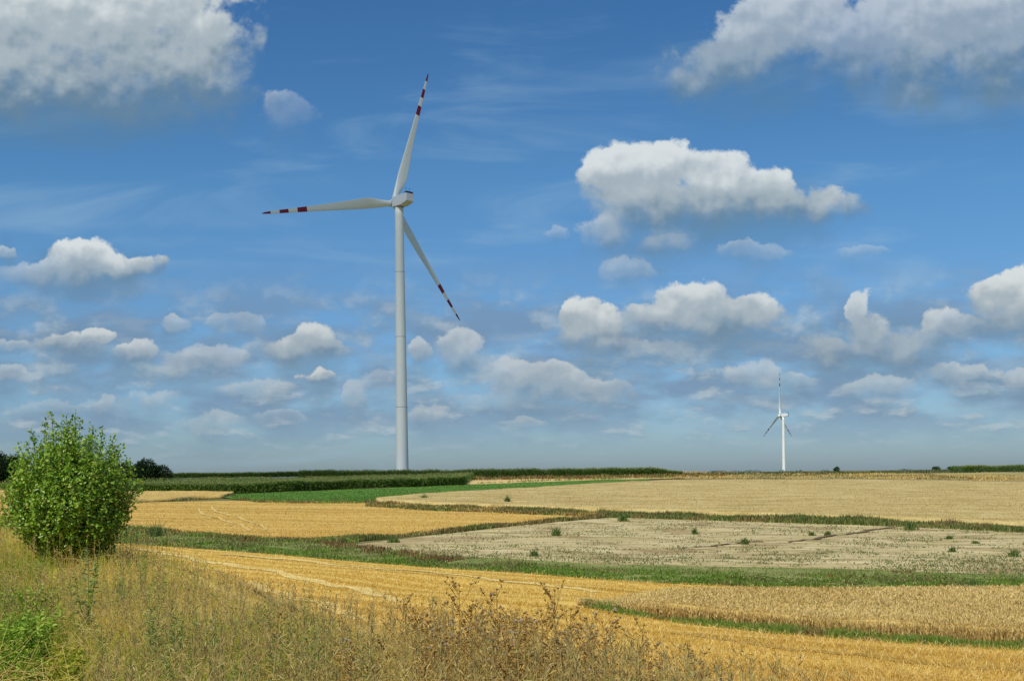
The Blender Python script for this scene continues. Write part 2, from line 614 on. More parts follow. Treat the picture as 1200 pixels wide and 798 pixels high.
M_strip = soil_mat('field_margin_soil', (.11, .14, .03), (.20, .23, .06), (.34, .30, .12), A1, 3, .5, 3, .6, patch=((.20, .13, .06), .25, .8, .54))
M_olive = soil_mat('rough_grass_soil', (.22, .19, .06), (.34, .28, .10), (.45, .36, .14), 0, 8, .12, 1, .5)
M_straw_strip = soil_mat('straw_strip_soil', (.48, .33, .12), (.60, .43, .17), (.66, .50, .22), 0, 8, .12, 1, .4)

# ------------------------------------------------------------------ the ground sheet
xs = np.unique(np.concatenate([-np.geomspace(1.2, 30000, 90), np.geomspace(1.2, 30000, 90), np.linspace(-40, 40, 81)]))
ys = np.unique(np.concatenate([np.linspace(-60, 60, 121), np.geomspace(60, 30000, 150), [-400, -3000, -30000]]))
gx, gy = np.meshgrid(xs, ys)
gz = Z(gx, np.maximum(gy, -60)) - .02 - .0006 * np.clip(gy, 0, 1000) - .00012 * np.clip(np.abs(gx) - 60, 0, 1e4) * 0
nx_, ny_ = len(xs), len(ys)
ii = (np.arange(ny_ - 1)[:, None] * nx_ + np.arange(nx_ - 1)[None]).ravel()
quads = np.stack([ii, ii + 1, ii + nx_ + 1, ii + nx_], 1).ravel()
ob = link_mesh('ground', np.stack([gx, gy, gz], -1).reshape(-1, 3), quads, 4, M_soil, smooth=True)
tag(ob, 'rolling farmland ground running out to the horizon', kind='structure')


def curve(pts):
    p = np.array(pts, float)
    return lambda x: np.interp(x, p[:, 0], p[:, 1])


def sheet(name, top, bot, x0, x1, mat, lift, label, nx=150, ny=26, raise_=0.0):
    px = np.linspace(x0, x1, nx)
    t = np.linspace(0, 1, ny)
    ty, by = top(px), bot(px)
    PX = np.repeat(px[None], ny, 0)
    PY = ty[None] + (by - ty)[None] * t[:, None]
    x, y, z = ground(PX, PY)
    z = z + lift * (1 + .03 * y) + raise_
    i = (np.arange(ny - 1)[:, None] * nx + np.arange(nx - 1)[None]).ravel()
    q = np.stack([i, i + nx, i + nx + 1, i + 1], 1).ravel()
    o = link_mesh(name, np.stack([x, y, z], -1).reshape(-1, 3), q, 4, mat, smooth=True)
    return tag(o, label, kind='structure')


# field borders, read off the photograph and laid out on the terrain
c_ditch_lo = curve([(-300, 622), (0, 628), (155, 638), (300, 648), (400, 657), (500, 665), (600, 671), (700, 679), (800, 685), (900, 689), (1000, 690), (1200, 688), (1500, 684)])
c_ditch_hi = curve([(-300, 606), (0, 610), (155, 619), (250, 627), (350, 633), (440, 641), (500, 650), (600, 655), (700, 661), (800, 663), (1000, 667), (1200, 674), (1500, 684)])
c_bottom = curve([(-300, 880), (1500, 880)])
c_s2_top = curve([(-300, 584), (0, 588), (155, 589), (260, 587), (360, 587), (450, 589), (560, 594), (640, 598), (722, 601)])
c_s2_bot = curve([(-300, 606), (0, 612), (155, 620), (300, 633), (400, 634), (500, 626), (600, 616), (700, 606), (722, 602.5)])
c_bare_top = curve([(400, 640), (500, 628), (600, 617), (640, 613), (715, 607), (830, 607), (1000, 612), (1200, 621), (1500, 634)])
c_w3_top = curve([(440, 587), (500, 581), (620, 574), (700, 568.5), (800, 563.5), (1000, 563), (1200, 566), (1500, 570)])
c_w3_bot = curve([(440, 588), (500, 592), (600, 596), (700, 600), (800, 604), (1000, 610), (1200, 619), (1500, 631)])
c_g_top = curve([(262, 579.5), (400, 574), (550, 568), (700, 562.5), (760, 561.8)])
c_g_bot = curve([(262, 583), (300, 588), (350, 589), (420, 589), (440, 588), (500, 582), (620, 575), (700, 569.5), (760, 566)])
c_w2_top = curve([(-300, 570), (0, 572), (155, 576), (275, 579)])
c_w2_bot = curve([(-300, 584), (0, 588), (155, 589), (260, 583), (275, 580)])
c_wh_top = curve([(640, 707), (690, 706), (740, 705), (860, 704), (1000, 704), (1200, 703), (1500, 701)])
c_wh_bot = curve([(640, 708), (690, 709), (740, 718), (800, 726), (900, 737), (1000, 746), (1100, 752), (1200, 758), (1500, 772)])
c_mg_bot = curve([(560, 704), (640, 710), (690, 716), (740, 725), (800, 734), (900, 745), (1000, 753), (1100, 760), (1200, 766), (1500, 782)])
c_straw_t = curve([(545, 561), (800, 557.5), (850, 557)])
c_straw_b = curve([(545, 568), (700, 562.5), (800, 560.5), (850, 560)])
c_ol_top = curve([(800, 556), (1000, 555), (1200, 553), (1500, 549)])
c_ol_bot = curve([(800, 561), (1000, 563), (1200, 566), (1500, 570)])

sheet('stubble_field', c_ditch_lo, c_bottom, -300, 1500, M_stub1, .006, 'golden near stubble field in front of the ditch', 200, 60)
sheet('ditch_bank', c_ditch_hi, c_ditch_lo, -300, 1500, M_strip, .007, 'green weedy ditch strip crossing between the fields')
sheet('far_stubble_field', c_s2_top, c_s2_bot, -300, 722, M_stub2, .008, 'golden far stubble field left of the dry bare field')
sheet('bare_field', c_bare_top, c_ditch_hi, 405, 1500, M_bare, .008, 'dry greyish fallow field with scattered weeds')
sheet('green_field', c_g_top, c_g_bot, 262, 760, M_green, .009, 'wedge of green meadow below the maize')
sheet('straw_strip', c_straw_t, c_straw_b, 545, 850, M_straw_strip, .008, 'pale straw strip below the far maize')
sheet('rough_grassland', c_ol_top, c_ol_bot, 800, 1500, M_olive, .008, 'olive rough grass along the right horizon')


def scatter(top, bot, x0, x1, n, bias=None):
    px = rng.uniform(x0, x1, n * 3)
    hgt = np.maximum(bot(px) - top(px), 0.01)
    keep = rng.uniform(0, hgt.max(), n * 3) < hgt
    px = px[keep][:n]
    t = rng.uniform(0, 1, len(px))
    py = top(px) + (bot(px) - top(px)) * t
    x, y, z = ground(px, py)
    return np.stack([x, y, z], 1), px, py


def vnoise(x, y, s, seed=0):
    """cheap smooth value noise in 0..1"""
    r = np.random.default_rng(seed)
    tb = r.uniform(0, 1, (64, 64))
    fx, fy = x / s, y / s
    ix, iy = np.floor(fx).astype(int), np.floor(fy).astype(int)
    a, b = sstep(fx - ix), sstep(fy - iy)
    g = lambda i, j: tb[i % 64, j % 64]
    return (g(ix, iy) * (1 - a) + g(ix + 1, iy) * a) * (1 - b) + (g(ix, iy + 1) * (1 - a) + g(ix + 1, iy + 1) * a) * b


# ------------------------------------------------------------------ standing wheat
def crop_slab(name, top, bot, x0, x1, mat, h, label, nx=160, ny=26):
    """the closed canopy of a standing crop: its top at h above the ground, its sides down to the ground"""
    px = np.linspace(x0, x1, nx)
    t = np.linspace(0, 1, ny)
    ty, by = top(px), bot(px)
    PX = np.repeat(px[None], ny, 0)
    PY = ty[None] + (by - ty)[None] * t[:, None]
    x, y, z = ground(PX, PY)
    wob = (vnoise(x, y, 1.3, 3) - .5) * .18 * h + (vnoise(x, y, .5, 4) - .5) * .12 * h
    zt = z + h + wob
    if name == 'wheat_canopy':
        zt = z + (zt - z) * (.12 + .88 * sstep((PX - x0) / 110))
    V = [np.stack([x, y, zt], -1).reshape(-1, 3)]
    i = (np.arange(ny - 1)[:, None] * nx + np.arange(nx - 1)[None]).ravel()
    q = [np.stack([i, i + nx, i + nx + 1, i + 1], 1).ravel()]
    ring = np.concatenate([np.arange(nx), np.arange(1, ny) * nx + nx - 1, (ny - 1) * nx + np.arange(nx - 2, -1, -1), np.arange(ny - 2, 0, -1) * nx])
    base = V[0][ring].copy()
    base[:, 2] = z.reshape(-1)[ring] - .05
    k = nx * ny + np.arange(len(ring))
    kn = np.roll(k, -1)
    rn = np.roll(ring, -1)
    q.append(np.stack([ring, rn, kn, k], 1).ravel())
    V.append(base)
    o = link_mesh(name, np.concatenate(V), np.concatenate(q), 4, mat)
    return tag(o, label, kind='stuff')


M_ear = plant_mat('wheat_ears', [(0, (.42, .27, .07)), (.4, (.62, .455, .155)), (.8, (.78, .61, .26)), (1, (.56, .45, .15))], .25, .7, .2)
M_canopy = soil_mat('wheat_canopy', (.32, .205, .055), (.48, .335, .10), (.62, .46, .16), A1, 2, 1.2, 8, .8)
M_reed = plant_mat('dry_margin', [(0, (.12, .075, .03)), (.35, (.22, .15, .05)), (.7, (.19, .18, .05)), (1, (.44, .33, .12))], .25)
M_grass = plant_mat('margin_grass', [(0, (.09, .17, .015)), (.5, (.17, .28, .035)), (.8, (.28, .34, .07)), (1, (.46, .40, .15))], .35)
M_rust = plant_mat('rust_docks', [(0, (.12, .05, .025)), (.5, (.20, .085, .035)), (1, (.24, .18, .06))], .2)
M_strawb = plant_mat('straw_stubs', [(0, (.36, .195, .028)), (.5, (.62, .39, .07)), (.85, (.78, .56, .16)), (1, (.85, .70, .32))], .2, .6, .3)


def wheat(name, top, bot, x0, x1, h, n, mat_c, mat_e, label, wpx=1.0, hvar=.10, slab=.80, ear=.5, lean=.35):
    crop_slab('wheat_canopy' if name == 'ripe_wheat' else 'crop_canopy', top, bot, x0, x1, mat_c, h * slab, label + ', closed canopy between the ears')
    a = Acc()
    Pn, px, py = scatter(top, bot, x0, x1, n)
    d = Pn[:, 1]
    hh = h * (1 + rng.normal(0, hvar, len(Pn)))
    if name == 'ripe_wheat':
        hh = hh * (.25 + .75 * sstep((px - x0) / 110))
    w = np.maximum(.010, d * wpx / F)
    rn = np.clip(rng.uniform(0, 1, len(Pn)) * .7 + vnoise(Pn[:, 0], Pn[:, 1], 4, 5) * .3, 0, 1)
    st = Pn.copy()
    st[:, 2] += hh * (1 - ear * .8)
    # ear: short thick blade on top of its stalk
    a.blades(st, hh * ear, w, lean, rn)
    o = a.build(name, mat_e)
    return tag(o, label, kind='stuff')


wheat('ripe_wheat', c_wh_top, c_wh_bot, 690, 1500, .60, 190000, M_canopy, M_ear, 'ripe standing wheat on the right, pale ears', 1.05, .10, .90, .18, 1.0)
# stalks of the facing edge
a = Acc()
px = np.concatenate([rng.uniform(690, 1500, 16000), rng.uniform(676, 700, 700)])
py = c_wh_bot(px) - rng.uniform(0, 5, len(px)) + 1
x, y, z = ground(px, py)
tp = .25 + .75 * sstep((px - 690) / 110)
ze = z + rng.uniform(.12, .50, len(px)) * tp
a.blades(np.stack([x, y - .05, ze], 1), .14, np.maximum(.010, y * 1.0 / F), .9, rng.uniform(0, 1, len(px)), mi=1)
a.blades(np.stack([x, y, z], 1), tp * .58 * (1 + rng.normal(0, .1, len(px))), np.maximum(.012, y * .9 / F), .2, rng.uniform(0, 1, len(px)))
tag(a.build('wheat_stalks', [plant_mat('wheat_stalks', [(0, (.36, .22, .07)), (.6, (.56, .39, .13)), (1, (.70, .52, .2))], .25), M_ear]), 'stalks along the cut edge of the ripe wheat', kind='stuff')

M_ear3 = plant_mat('pale_ears', [(0, (.42, .31, .11)), (.5, (.52, .40, .16)), (1, (.62, .50, .23))], .2)
M_ear2 = plant_mat('gold_ears', [(0, (.44, .29, .08)), (.5, (.58, .41, .13)), (1, (.66, .48, .18))], .2)
wheat('pale_grain_crop', c_w3_top, c_w3_bot, 441, 1500, .7, 60000, M_wheat3, M_ear3, 'pale ripe grain field right of the meadow', .9, .08, .9)
wheat('gold_grain_crop', c_w2_top, c_w2_bot, -300, 274, .7, 12000, M_wheat2, M_ear2, 'golden strip of standing grain left of the meadow', .9, .08, .9)

# ------------------------------------------------------------------ stubble
a = Acc()
Pn, px, py = scatter(c_ditch_lo, curve([(-300, 840), (1500, 840)]), 60, 1400, 230000)
inw = (py > c_wh_top(px) - 2) & (py < c_mg_bot(px) - 2) & (px > 650)
inw |= (Pn[:, 0] - edge_x(Pn[:, 1])) * .8 < 3.5
Pn = Pn[~inw]
# drilled rows: pull each stub towards the nearest row line
ca, sa = math.cos(A1), math.sin(A1)
q = -Pn[:, 0] * sa + Pn[:, 1] * ca
qr = np.round(q / .28) * .28 + rng.normal(0, .035, len(q))
Pn[:, 0] += -(qr - q) * sa
Pn[:, 1] += (qr - q) * ca
Pn[:, 2] = Z(Pn[:, 0], Pn[:, 1])
d = Pn[:, 1]
band = vnoise(q, q * 0, 1.7, 11)
hh = rng.uniform(.07, .17, len(d)) * (.6 + .6 * band)
sw = np.sin(q * 1.35 + 1.2 * vnoise(q, Pn[:, 1], 6, 13)) + .6 * np.sin(q * 2.9 + 2)
rn = np.clip(rng.uniform(0, .75, len(d)) + (band - .5) * .6 + .17 * sw, 0, 1)
a.blades(Pn, hh, np.maximum(.006, d * .55 / F), .45, rn)
# loose straw lying flat
Pf, px, py = scatter(c_ditch_lo, curve([(-300, 840), (1500, 840)]), 60, 1400, 50000)
ok = ~(((py > c_wh_top(px) - 1) & (py < c_mg_bot(px) - 2) & (px > 650)) | ((Pf[:, 0] - edge_x(Pf[:, 1])) * .8 < 3.5))
Pf = Pf[ok]
Pf[:, 2] += .05
a.blades(Pf, .22, np.maximum(.006, Pf[:, 1] * .5 / F), 2.5, rng.uniform(.5, 1, len(Pf)), droop=.4)
tag(a.build('stubble', M_strawb), 'short golden stubble and loose straw in rows', kind='stuff')

a = Acc()
Pn, px, py = scatter(c_s2_top, c_s2_bot, -300, 722, 40000)
a.blades(Pn, rng.uniform(.1, .22, len(Pn)), Pn[:, 1] * .8 / F, .5, np.clip(rng.uniform(0, .6, len(Pn)) + .4 * vnoise(Pn[:, 0] * .3 + Pn[:, 1], Pn[:, 1] * 0, 3, 2), 0, 1))
tag(a.build('far_stubble', M_strawb), 'short golden stubble on the far field', kind='stuff')

# wheel tracks pressed into the far stubble and dark furrows in the fallow field
M_track = soil_mat('track_soil', (.56, .38, .11), (.64, .45, .14), (.70, .52, .2), 0, 2, 1, 3, .3)
M_furrow = soil_mat('furrow_soil', (.10, .065, .03), (.15, .10, .05), (.22, .16, .08), 0, 2, 1, 3, .5)


def track(name, pts, wid, mat, label, lift=.014):
    p = np.array(pts, float)
    s = np.linspace(0, 1, 50)
    k = np.linspace(0, 1, len(p))
    x, y, z = ground(np.interp(s, k, p[:, 0]), np.interp(s, k, p[:, 1]))
    for _ in range(30):
        x[1:-1] = (x[:-2] + x[2:] + 2 * x[1:-1]) / 4
        y[1:-1] = (y[:-2] + y[2:] + 2 * y[1:-1]) / 4
    y = y + wid * .8 * np.sin(s * 17) + wid * .5 * np.sin(s * 41)
    dx, dy = np.gradient(x), np.gradient(y)
    n = np.hypot(dx, dy)
    ww = wid * (.6 + .8 * rng.uniform(0, 1, 50))
    nx, ny = -dy / n * ww / 2, dx / n * ww / 2
    V = []
    for sg in (-1, 1):
        X, Y = x + sg * nx, y + sg * ny
        V.append(np.stack([X, Y, Z(X, Y) + lift * (1 + .05 * Y)], 1))
    i = np.arange(49)
    q = np.stack([i, i + 1, i + 51, i + 50], 1).ravel()
    return tag(link_mesh(name, np.concatenate(V), q, 4, mat), label, kind='structure')


track('wheel_track', [(232, 596), (235, 602), (255, 608), (278, 614), (293, 622)], .45, M_track, 'pale wheel track bending through the far stubble')
track('wheel_track', [(246, 594), (252, 600), (278, 607), (303, 614), (312, 621)], .45, M_track, 'second pale wheel track beside the first one')
M_swath = soil_mat('swath_straw', (.60, .42, .12), (.72, .55, .20), (.80, .64, .28), A1, 3, 1.5, 5, .5)
M_rut = soil_mat('rut_soil', (.24, .15, .04), (.36, .24, .06), (.48, .33, .09), A1, 3, 1.5, 5, .6)
track('straw_swath', [(158, 644), (260, 660), (380, 682), (470, 704)], .8, M_swath, 'pale straw swath curving across the near stubble', .012)
track('straw_swath', [(160, 660), (250, 675), (340, 697), (420, 724)], .7, M_swath, 'second pale straw swath nearer the verge', .012)
track('straw_swath', [(700, 694), (560, 676), (420, 664), (260, 650)], .6, M_swath, 'thin pale straw swath along the ditch', .012)
track('wheel_rut', [(246, 668), (280, 680), (312, 698), (334, 722)], .5, M_rut, 'dark wheel rut curving down the near stubble', .014)
track('wheel_rut', [(790, 742), (950, 764), (1100, 778), (1300, 800)], .4, M_rut, 'dark wheel rut below the ripe wheat', .014)
track('furrow', [(925, 636), (960, 631), (1000, 625), (1050, 618)], .5, M_furrow, 'dark curved furrow in the fallow field', .018)
track('furrow', [(800, 643), (840, 640), (870, 636), (892, 635)], .45, M_furrow, 'short dark furrow left in the fallow field', .018)

# ------------------------------------------------------------------ ditch vegetation and field margins
a = Acc()
Pn, px, py = scatter(c_ditch_hi, c_ditch_lo, -300, 1500, 90000)
d = Pn[:, 1]
t = (py - c_ditch_hi(px)) / (c_ditch_lo(px) - c_ditch_hi(px) + .01)
nn = vnoise(Pn[:, 0], Pn[:, 1], 3.0, 9)
n2 = vnoise(Pn[:, 0], Pn[:, 1], 1.1, 10)
keep = rng.uniform(0, 1, len(d)) < np.where(px > 560, .06 + 1.5 * sstep((t - .15) * 1.3) * sstep((n2 * .5 + nn * .6 - .22) * 2.2), .10 + 1.1 * sstep((nn * .6 + n2 * .4 - .2) * 2.2) * (.25 + .75 * sstep(t * 1.6)))
rn = np.clip(.15 + .5 * n2 + rng.normal(0, .14, len(d)) + np.where(t < .4, .15, 0), 0, 1)
hh = .85 * (.10 + .40 * nn * n2 * 2) * rng.uniform(.5, 1.4, len(d)) * np.where(px < 200, 1.4, .8)
n3 = vnoise(Pn[:, 0], Pn[:, 1], 2.2, 12)
mi = np.where(n3 + rng.normal(0, .12, len(d)) + np.where(px < 600, .12, -.02) - .25 * (t - .5) > .56, 1, 0)
mi = np.where((n3 < .30) & (t < .55), 2, mi)
for k in (0, 1, 2):
    q_ = keep & (mi == k)
    a.blades(Pn[q_], hh[q_], d[q_] * 1.1 / F, .7, rn[q_], mi=k)
# broad-leaved herbs among the grass
q_ = keep & (rng.uniform(0, 1, len(d)) < .12)
Pl = Pn[q_].copy()
Pl[:, 2] += rng.uniform(.02, .4, len(Pl))
a.leaves(Pl, rng.normal(size=(len(Pl), 3)) + np.array([0, 0, .3]), .14, Pl[:, 1] * 1.4 / F, rng.uniform(0, 1, len(Pl)))
tag(a.build('ditch_grass', [M_grass, plant_mat('ditch_olive_grass', [(0, (.10, .13, .03)), (.5, (.20, .21, .06)), (1, (.42, .35, .14))], .3), M_reed]), 'green grass and herbs growing in the ditch strip', kind='stuff')

a = Acc()
for (x0, x1, oy, th, n, h) in ((262, 305, 3, 5, 500, .42), (300, 420, 1, 5, 900, .3), (385, 545, 4, 8, 1500, .36), (480, 545, 6, 6, 900, .42), (1040, 1075, 2, 4, 160, .2)):
    px = rng.uniform(x0, x1, n)
    cx = (px - x0) / (x1 - x0)
    px = px[rng.uniform(0, 1, n) < np.sin(cx * np.pi) ** .5]
    x, y, z = ground(px, c_ditch_hi(px) + oy + rng.uniform(-.5, .5, len(px)) * th)
    kp = vnoise(x, y, 1.2, 21) > .45
    P3 = np.stack([x, y, z], 1)[kp]
    a.blades(P3, h * rng.uniform(.5, 1.2, len(P3)), P3[:, 1] * 1.2 / F, .35, rng.uniform(0, 1, len(P3)))
tag(a.build('rust_weeds', M_rust), 'rust brown dock stands along the ditch', kind='stuff')


def margin(name, lo, off, th, x0, x1, n, h, mats, label, patchy=0.0, wpx=1.1, lean=.45, seed=0, green=.4, clump=4.0):
    a = Acc()
    px = rng.uniform(x0, x1, n)
    py = lo(px) + off + rng.uniform(-.5, .5, n) * th
    x, y, z = ground(px, py)
    nn = vnoise(x, y, clump, seed + 30)
    g = vnoise(x, y, clump * .7, seed + 31)
    kp = rng.uniform(0, 1, n) < (1 - patchy) + patchy * sstep((nn - .3) / .4)
    P3 = np.stack([x, y, z], 1)[kp]
    hh = h * (.35 + .95 * nn[kp]) * rng.uniform(.6, 1.25, len(P3))
    mi = (rng.uniform(0, 1, len(P3)) < sstep((g[kp] - .5 + green - .5) * 3 + .5)).astype(int)
    for k in (0, 1):
        s = mi == k
        a.blades(P3[s], hh[s], y[kp][s] * wpx / F, lean, rng.uniform(0, 1, s.sum()), mi=k)
    return tag(a.build(name, mats), label, kind='stuff')


M_dull = plant_mat('dull_margin_grass', [(0, (.07, .105, .02)), (.5, (.13, .175, .035)), (.8, (.21, .23, .06)), (1, (.36, .31, .12))], .3)
RG = [M_reed, M_grass]
RD = [M_reed, M_dull]
margin('wheat_margin', c_mg_bot, -5.5, 6, 684, 1500, 15000, .30, RG, 'green grass margin in front of the ripe wheat', .4, 1.0, seed=1, green=.75, clump=1.5)
margin('field_margin', c_w3_bot, 3, 7, 428, 722, 10000, .55, RD, 'brownish weedy margin above the far stubble', .5, 1.1, seed=2, green=.5)
margin('field_margin', c_w3_bot, 2.5, 6, 700, 1500, 26000, .68, RD, 'dark weedy margin between pale crop and fallow field', .35, 1.1, seed=3, green=.65)
margin('stubble_margin', c_s2_bot, 0, 2.5, 395, 725, 8000, .5, RD, 'dark brown weedy line between stubble and fallow field', .7, 1.1, seed=4, green=.4)
margin('stubble_margin', c_s2_bot, 0, 5, 150, 420, 5000, .5, RG, 'weedy lower edge of the far stubble', .3, 1.1, seed=5, green=.6)
margin('crop_margin', c_w2_bot, 0, 2.5, -100, 276, 3000, .45, RG, 'thin dry line along the golden grain strip', .2, 1.1, seed=6, green=.2)
margin('meadow_margin', c_g_bot, 0, 2, 280, 445, 2500, .5, RG, 'dry thin line along the foot of the meadow', .4, 1.1, seed=7, green=.35)
margin('rough_grass', c_ol_bot, -4, 8, 790, 1500, 16000, .7, [M_reed, M_ear2], 'olive and straw coloured rough grass near the right horizon', .3, 1.1, seed=8, green=.6, clump=14)
margin('maize_foot_weeds', c_straw_t, 1.0, 2, 545, 850, 3500, 1.2, [M_reed, M_rust], 'reddish brown weeds at the foot of the far maize', .3, 1.2, seed=9, green=.3)
margin('straw_weeds', c_straw_b, -1.0, 1.0, 560, 850, 900, .8, RG, 'low weeds along the straw strip', .6, 1.2, seed=10, green=.5)
a = Acc()
Pn, px, py = scatter(c_g_top, c_g_bot, 272, 760, 14000)
a.blades(Pn, rng.uniform(.15, .3, len(Pn)), Pn[:, 1] * 1.0 / F, .5, rng.uniform(0, .8, len(Pn)))
tag(a.build('meadow_grass', plant_mat('meadow_blades', [(0, (.07, .14, .018)), (.6, (.10, .20, .025)), (1, (.14, .24, .05))], .3)), 'green meadow blades below the maize', kind='stuff')
# low weeds in the fallow field
a = Acc()
Pn, px, py = scatter(c_bare_top, c_ditch_hi, 410, 1500, 42000)
k1 = vnoise(Pn[:, 0], Pn[:, 1], 5, 41) * .6 + vnoise(Pn[:, 0], Pn[:, 1], 1.2, 42) * .55
tt = (py - c_bare_top(px)) / (c_ditch_hi(px) - c_bare_top(px) + .01)
kp = (k1 > .66 - .16 * tt ** 2) | ((k1 > .42) & (rng.uniform(0, 1, len(k1)) < .10 + .25 * tt ** 3))
Pn = Pn[kp]
a.blades(Pn, rng.uniform(.05, .22, len(Pn)), Pn[:, 1] * 1.1 / F, .9, rng.uniform(0, 1, len(Pn)))
tag(a.build('fallow_weeds', plant_mat('fallow_weeds', [(0, (.08, .13, .03)), (.5, (.14, .18, .05)), (1, (.26, .22, .09))], .3)), 'low sparse weeds on the fallow field', kind='stuff')


# ------------------------------------------------------------------ maize
M_maize = plant_mat('maize_leaves', [(0, (.03, .075, .012)), (.35, (.09, .18, .025)), (.8, (.19, .29, .05)), (1, (.30, .35, .10))], .3, .5, .3)
M_tassel = plant_mat('maize_tassels', [(0, (.32, .32, .10)), (1, (.48, .43, .17))], .3)


def maize(name, P3, label, h=2.4, nl=8, end_px=None):
    a = Acc()
    N = len(P3)
    hh = h * (1 + rng.normal(0, .07, N)) * (.90 + .2 * vnoise(P3[:, 0], P3[:, 1], 6, 88) + .1 * vnoise(P3[:, 0], P3[:, 1], 1.7, 89))
    if end_px:
        qx = 600 + P3[:, 0] / P3[:, 1] * F
        hh = hh * (.45 + .55 * sstep((end_px - qx) / 45)) * rng.uniform(.85, 1.1, N)
    up = np.array([0, 0, 1.0])
    top = P3 + up * hh[:, None] * .9
    a.tubes(P3, top, .02, .012, rng.uniform(0, .6, N))
    for k in range(nl):
        az = rng.uniform(0, 2 * np.pi, N)
        dr = np.stack([np.cos(az), np.sin(az), 0 * az], 1)
        S = np.stack([-np.sin(az), np.cos(az), 0 * az], 1)
        zz = (hh * (.04 + .82 * (k + rng.uniform(0, 1, N)) / nl))[:, None]
        L = rng.uniform(.55, .85, N)[:, None]
        A = P3 + up * zz
        B = A + dr * L * .5 + up * L * .42
        Cc = A + dr * L + up * L * rng.uniform(-.25, .3, N)[:, None]
        a.ribbon(A, B, Cc, S, .15, rng.uniform(0, 1, N) ** 1.4)
    for k in range(3):
        a.blades(top, rng.uniform(.25, .4, N), .035, .35, rng.uniform(0, 1, N), mi=1)
    return tag(a.build(name, [M_maize, M_tassel]), label, kind='stuff')


def crop_block(front_px, depth, n_front, n_area):
    """plants along the facing rows of a block whose front edge is given in photo pixels, and behind it"""
    p = np.array(front_px, float)
    s1 = rng.uniform(0, 1, n_front)
    s2 = rng.uniform(0, 1, n_area)
    k = np.linspace(0, 1, len(p))
    fx, fy, _ = ground(p[:, 0], p[:, 1])
    x = np.concatenate([np.interp(s1, k, fx), np.interp(s2, k, fx)])
    y = np.concatenate([np.interp(s1, k, fy) + rng.integers(0, 4, n_front) * .75 + rng.normal(0, .08, n_front), np.interp(s2, k, fy) + 3 + rng.uniform(0, 1, n_area) ** 1.0 * depth])
    return np.stack([x, y, Z(x, y)], 1)


maize('near_maize', crop_block([(-60, 577), (155, 578), (200, 578), (270, 578.5), (340, 576), (400, 573.5), (480, 571), (546, 568)], 62, 3800, 8500), 'long block of tall green maize above the meadow')
maize('far_maize', np.concatenate([crop_block([(350, 559.5), (440, 560), (575, 559.5), (700, 558.5), (800, 556.3)], 7, 5200, 2600)]), 'dark green maize block on the crest at the big turbine', 2.8, end_px=802)
b3 = crop_block([(196, 559.5), (270, 558.5), (376, 557.3)], 8, 2800, 1000)
b3[:, 1] -= 16
b3[:, 2] = Z(b3[:, 0], b3[:, 1])
maize('left_maize', b3, 'thin dark line of maize on the left skyline', 2.0, 8)
maize('right_maize', crop_block([(1130, 553.6), (1160, 553), (1230, 552), (1450, 549)], 10, 1200, 900), 'maize on the skyline at the right edge', 2.1, 6)

# ------------------------------------------------------------------ wind turbines
M_white = plain_mat('turbine_paint', (.76, .78, .73), .42, .4, .08, .35)
M_grey = plain_mat('nacelle_paint', (.66, .68, .68), .5, .4, .10, .5)
M_dark = plain_mat('dark_rubber', (.05, .055, .06), .6, .3)
M_red = plain_mat('signal_red', (.20, .008, .018), .45, .4)
M_seam = plain_mat('flange_steel', (.42, .45, .46), .5, .4)
M_conc = plain_mat('foundation_concrete', (.36, .35, .32), .85, .2, .2, 2)


def lathe(name, prof, mat, parent, seg=40, axis='Z'):
    prof = np.array(prof, float)
    an = np.linspace(0, 2 * np.pi, seg, endpoint=False)
    V = np.stack([prof[:, 0:1] * np.cos(an), prof[:, 0:1] * np.sin(an), np.repeat(prof[:, 1:2], seg, 1)], -1)
    if axis == 'Y':
        V = V[..., [0, 2, 1]] * np.array([-1, 1, 1])
    n = len(prof)
    i = np.arange(n - 1)[:, None] * seg
    j = np.arange(seg)[None]
    jn = (j + 1) % seg
    q = np.stack([i + j, i + jn, i + seg + jn, i + seg + j], -1).reshape(-1)
    return link_mesh(name, V.reshape(-1, 3), q, 4, mat, parent, smooth=True)


def box_mesh(name, rings, mat, parent, bevel=.15, at=None):
    """loft through rectangular rings (y, half width, z low, z high), bevelled"""
    import bmesh
    bm = bmesh.new()
    rs = []
    for (y, w, z0, z1) in rings:
        rs.append([bm.verts.new(c) for c in ((-w, y, z0), (w, y, z0), (w, y, z1), (-w, y, z1))])
    for A, B in zip(rs, rs[1:]):
        for k in range(4):
            bm.faces.new((A[k], A[(k + 1) % 4], B[(k + 1) % 4], B[k]))
    bm.faces.new(rs[0][::-1])
    bm.faces.new(rs[-1])
    bmesh.ops.recalc_face_normals(bm, faces=bm.faces)
    if bevel:
        bmesh.ops.bevel(bm, geom=list(bm.edges), offset=bevel, segments=2, affect='EDGES', profile=.6)
    me = bpy.data.meshes.new(name)
    bm.to_mesh(me)
    bm.free()
    me.materials.append(mat)
    o = bpy.data.objects.new(name, me)
    COL.objects.link(o)
    o.parent = parent
    if at:
        o.location = at
    return o


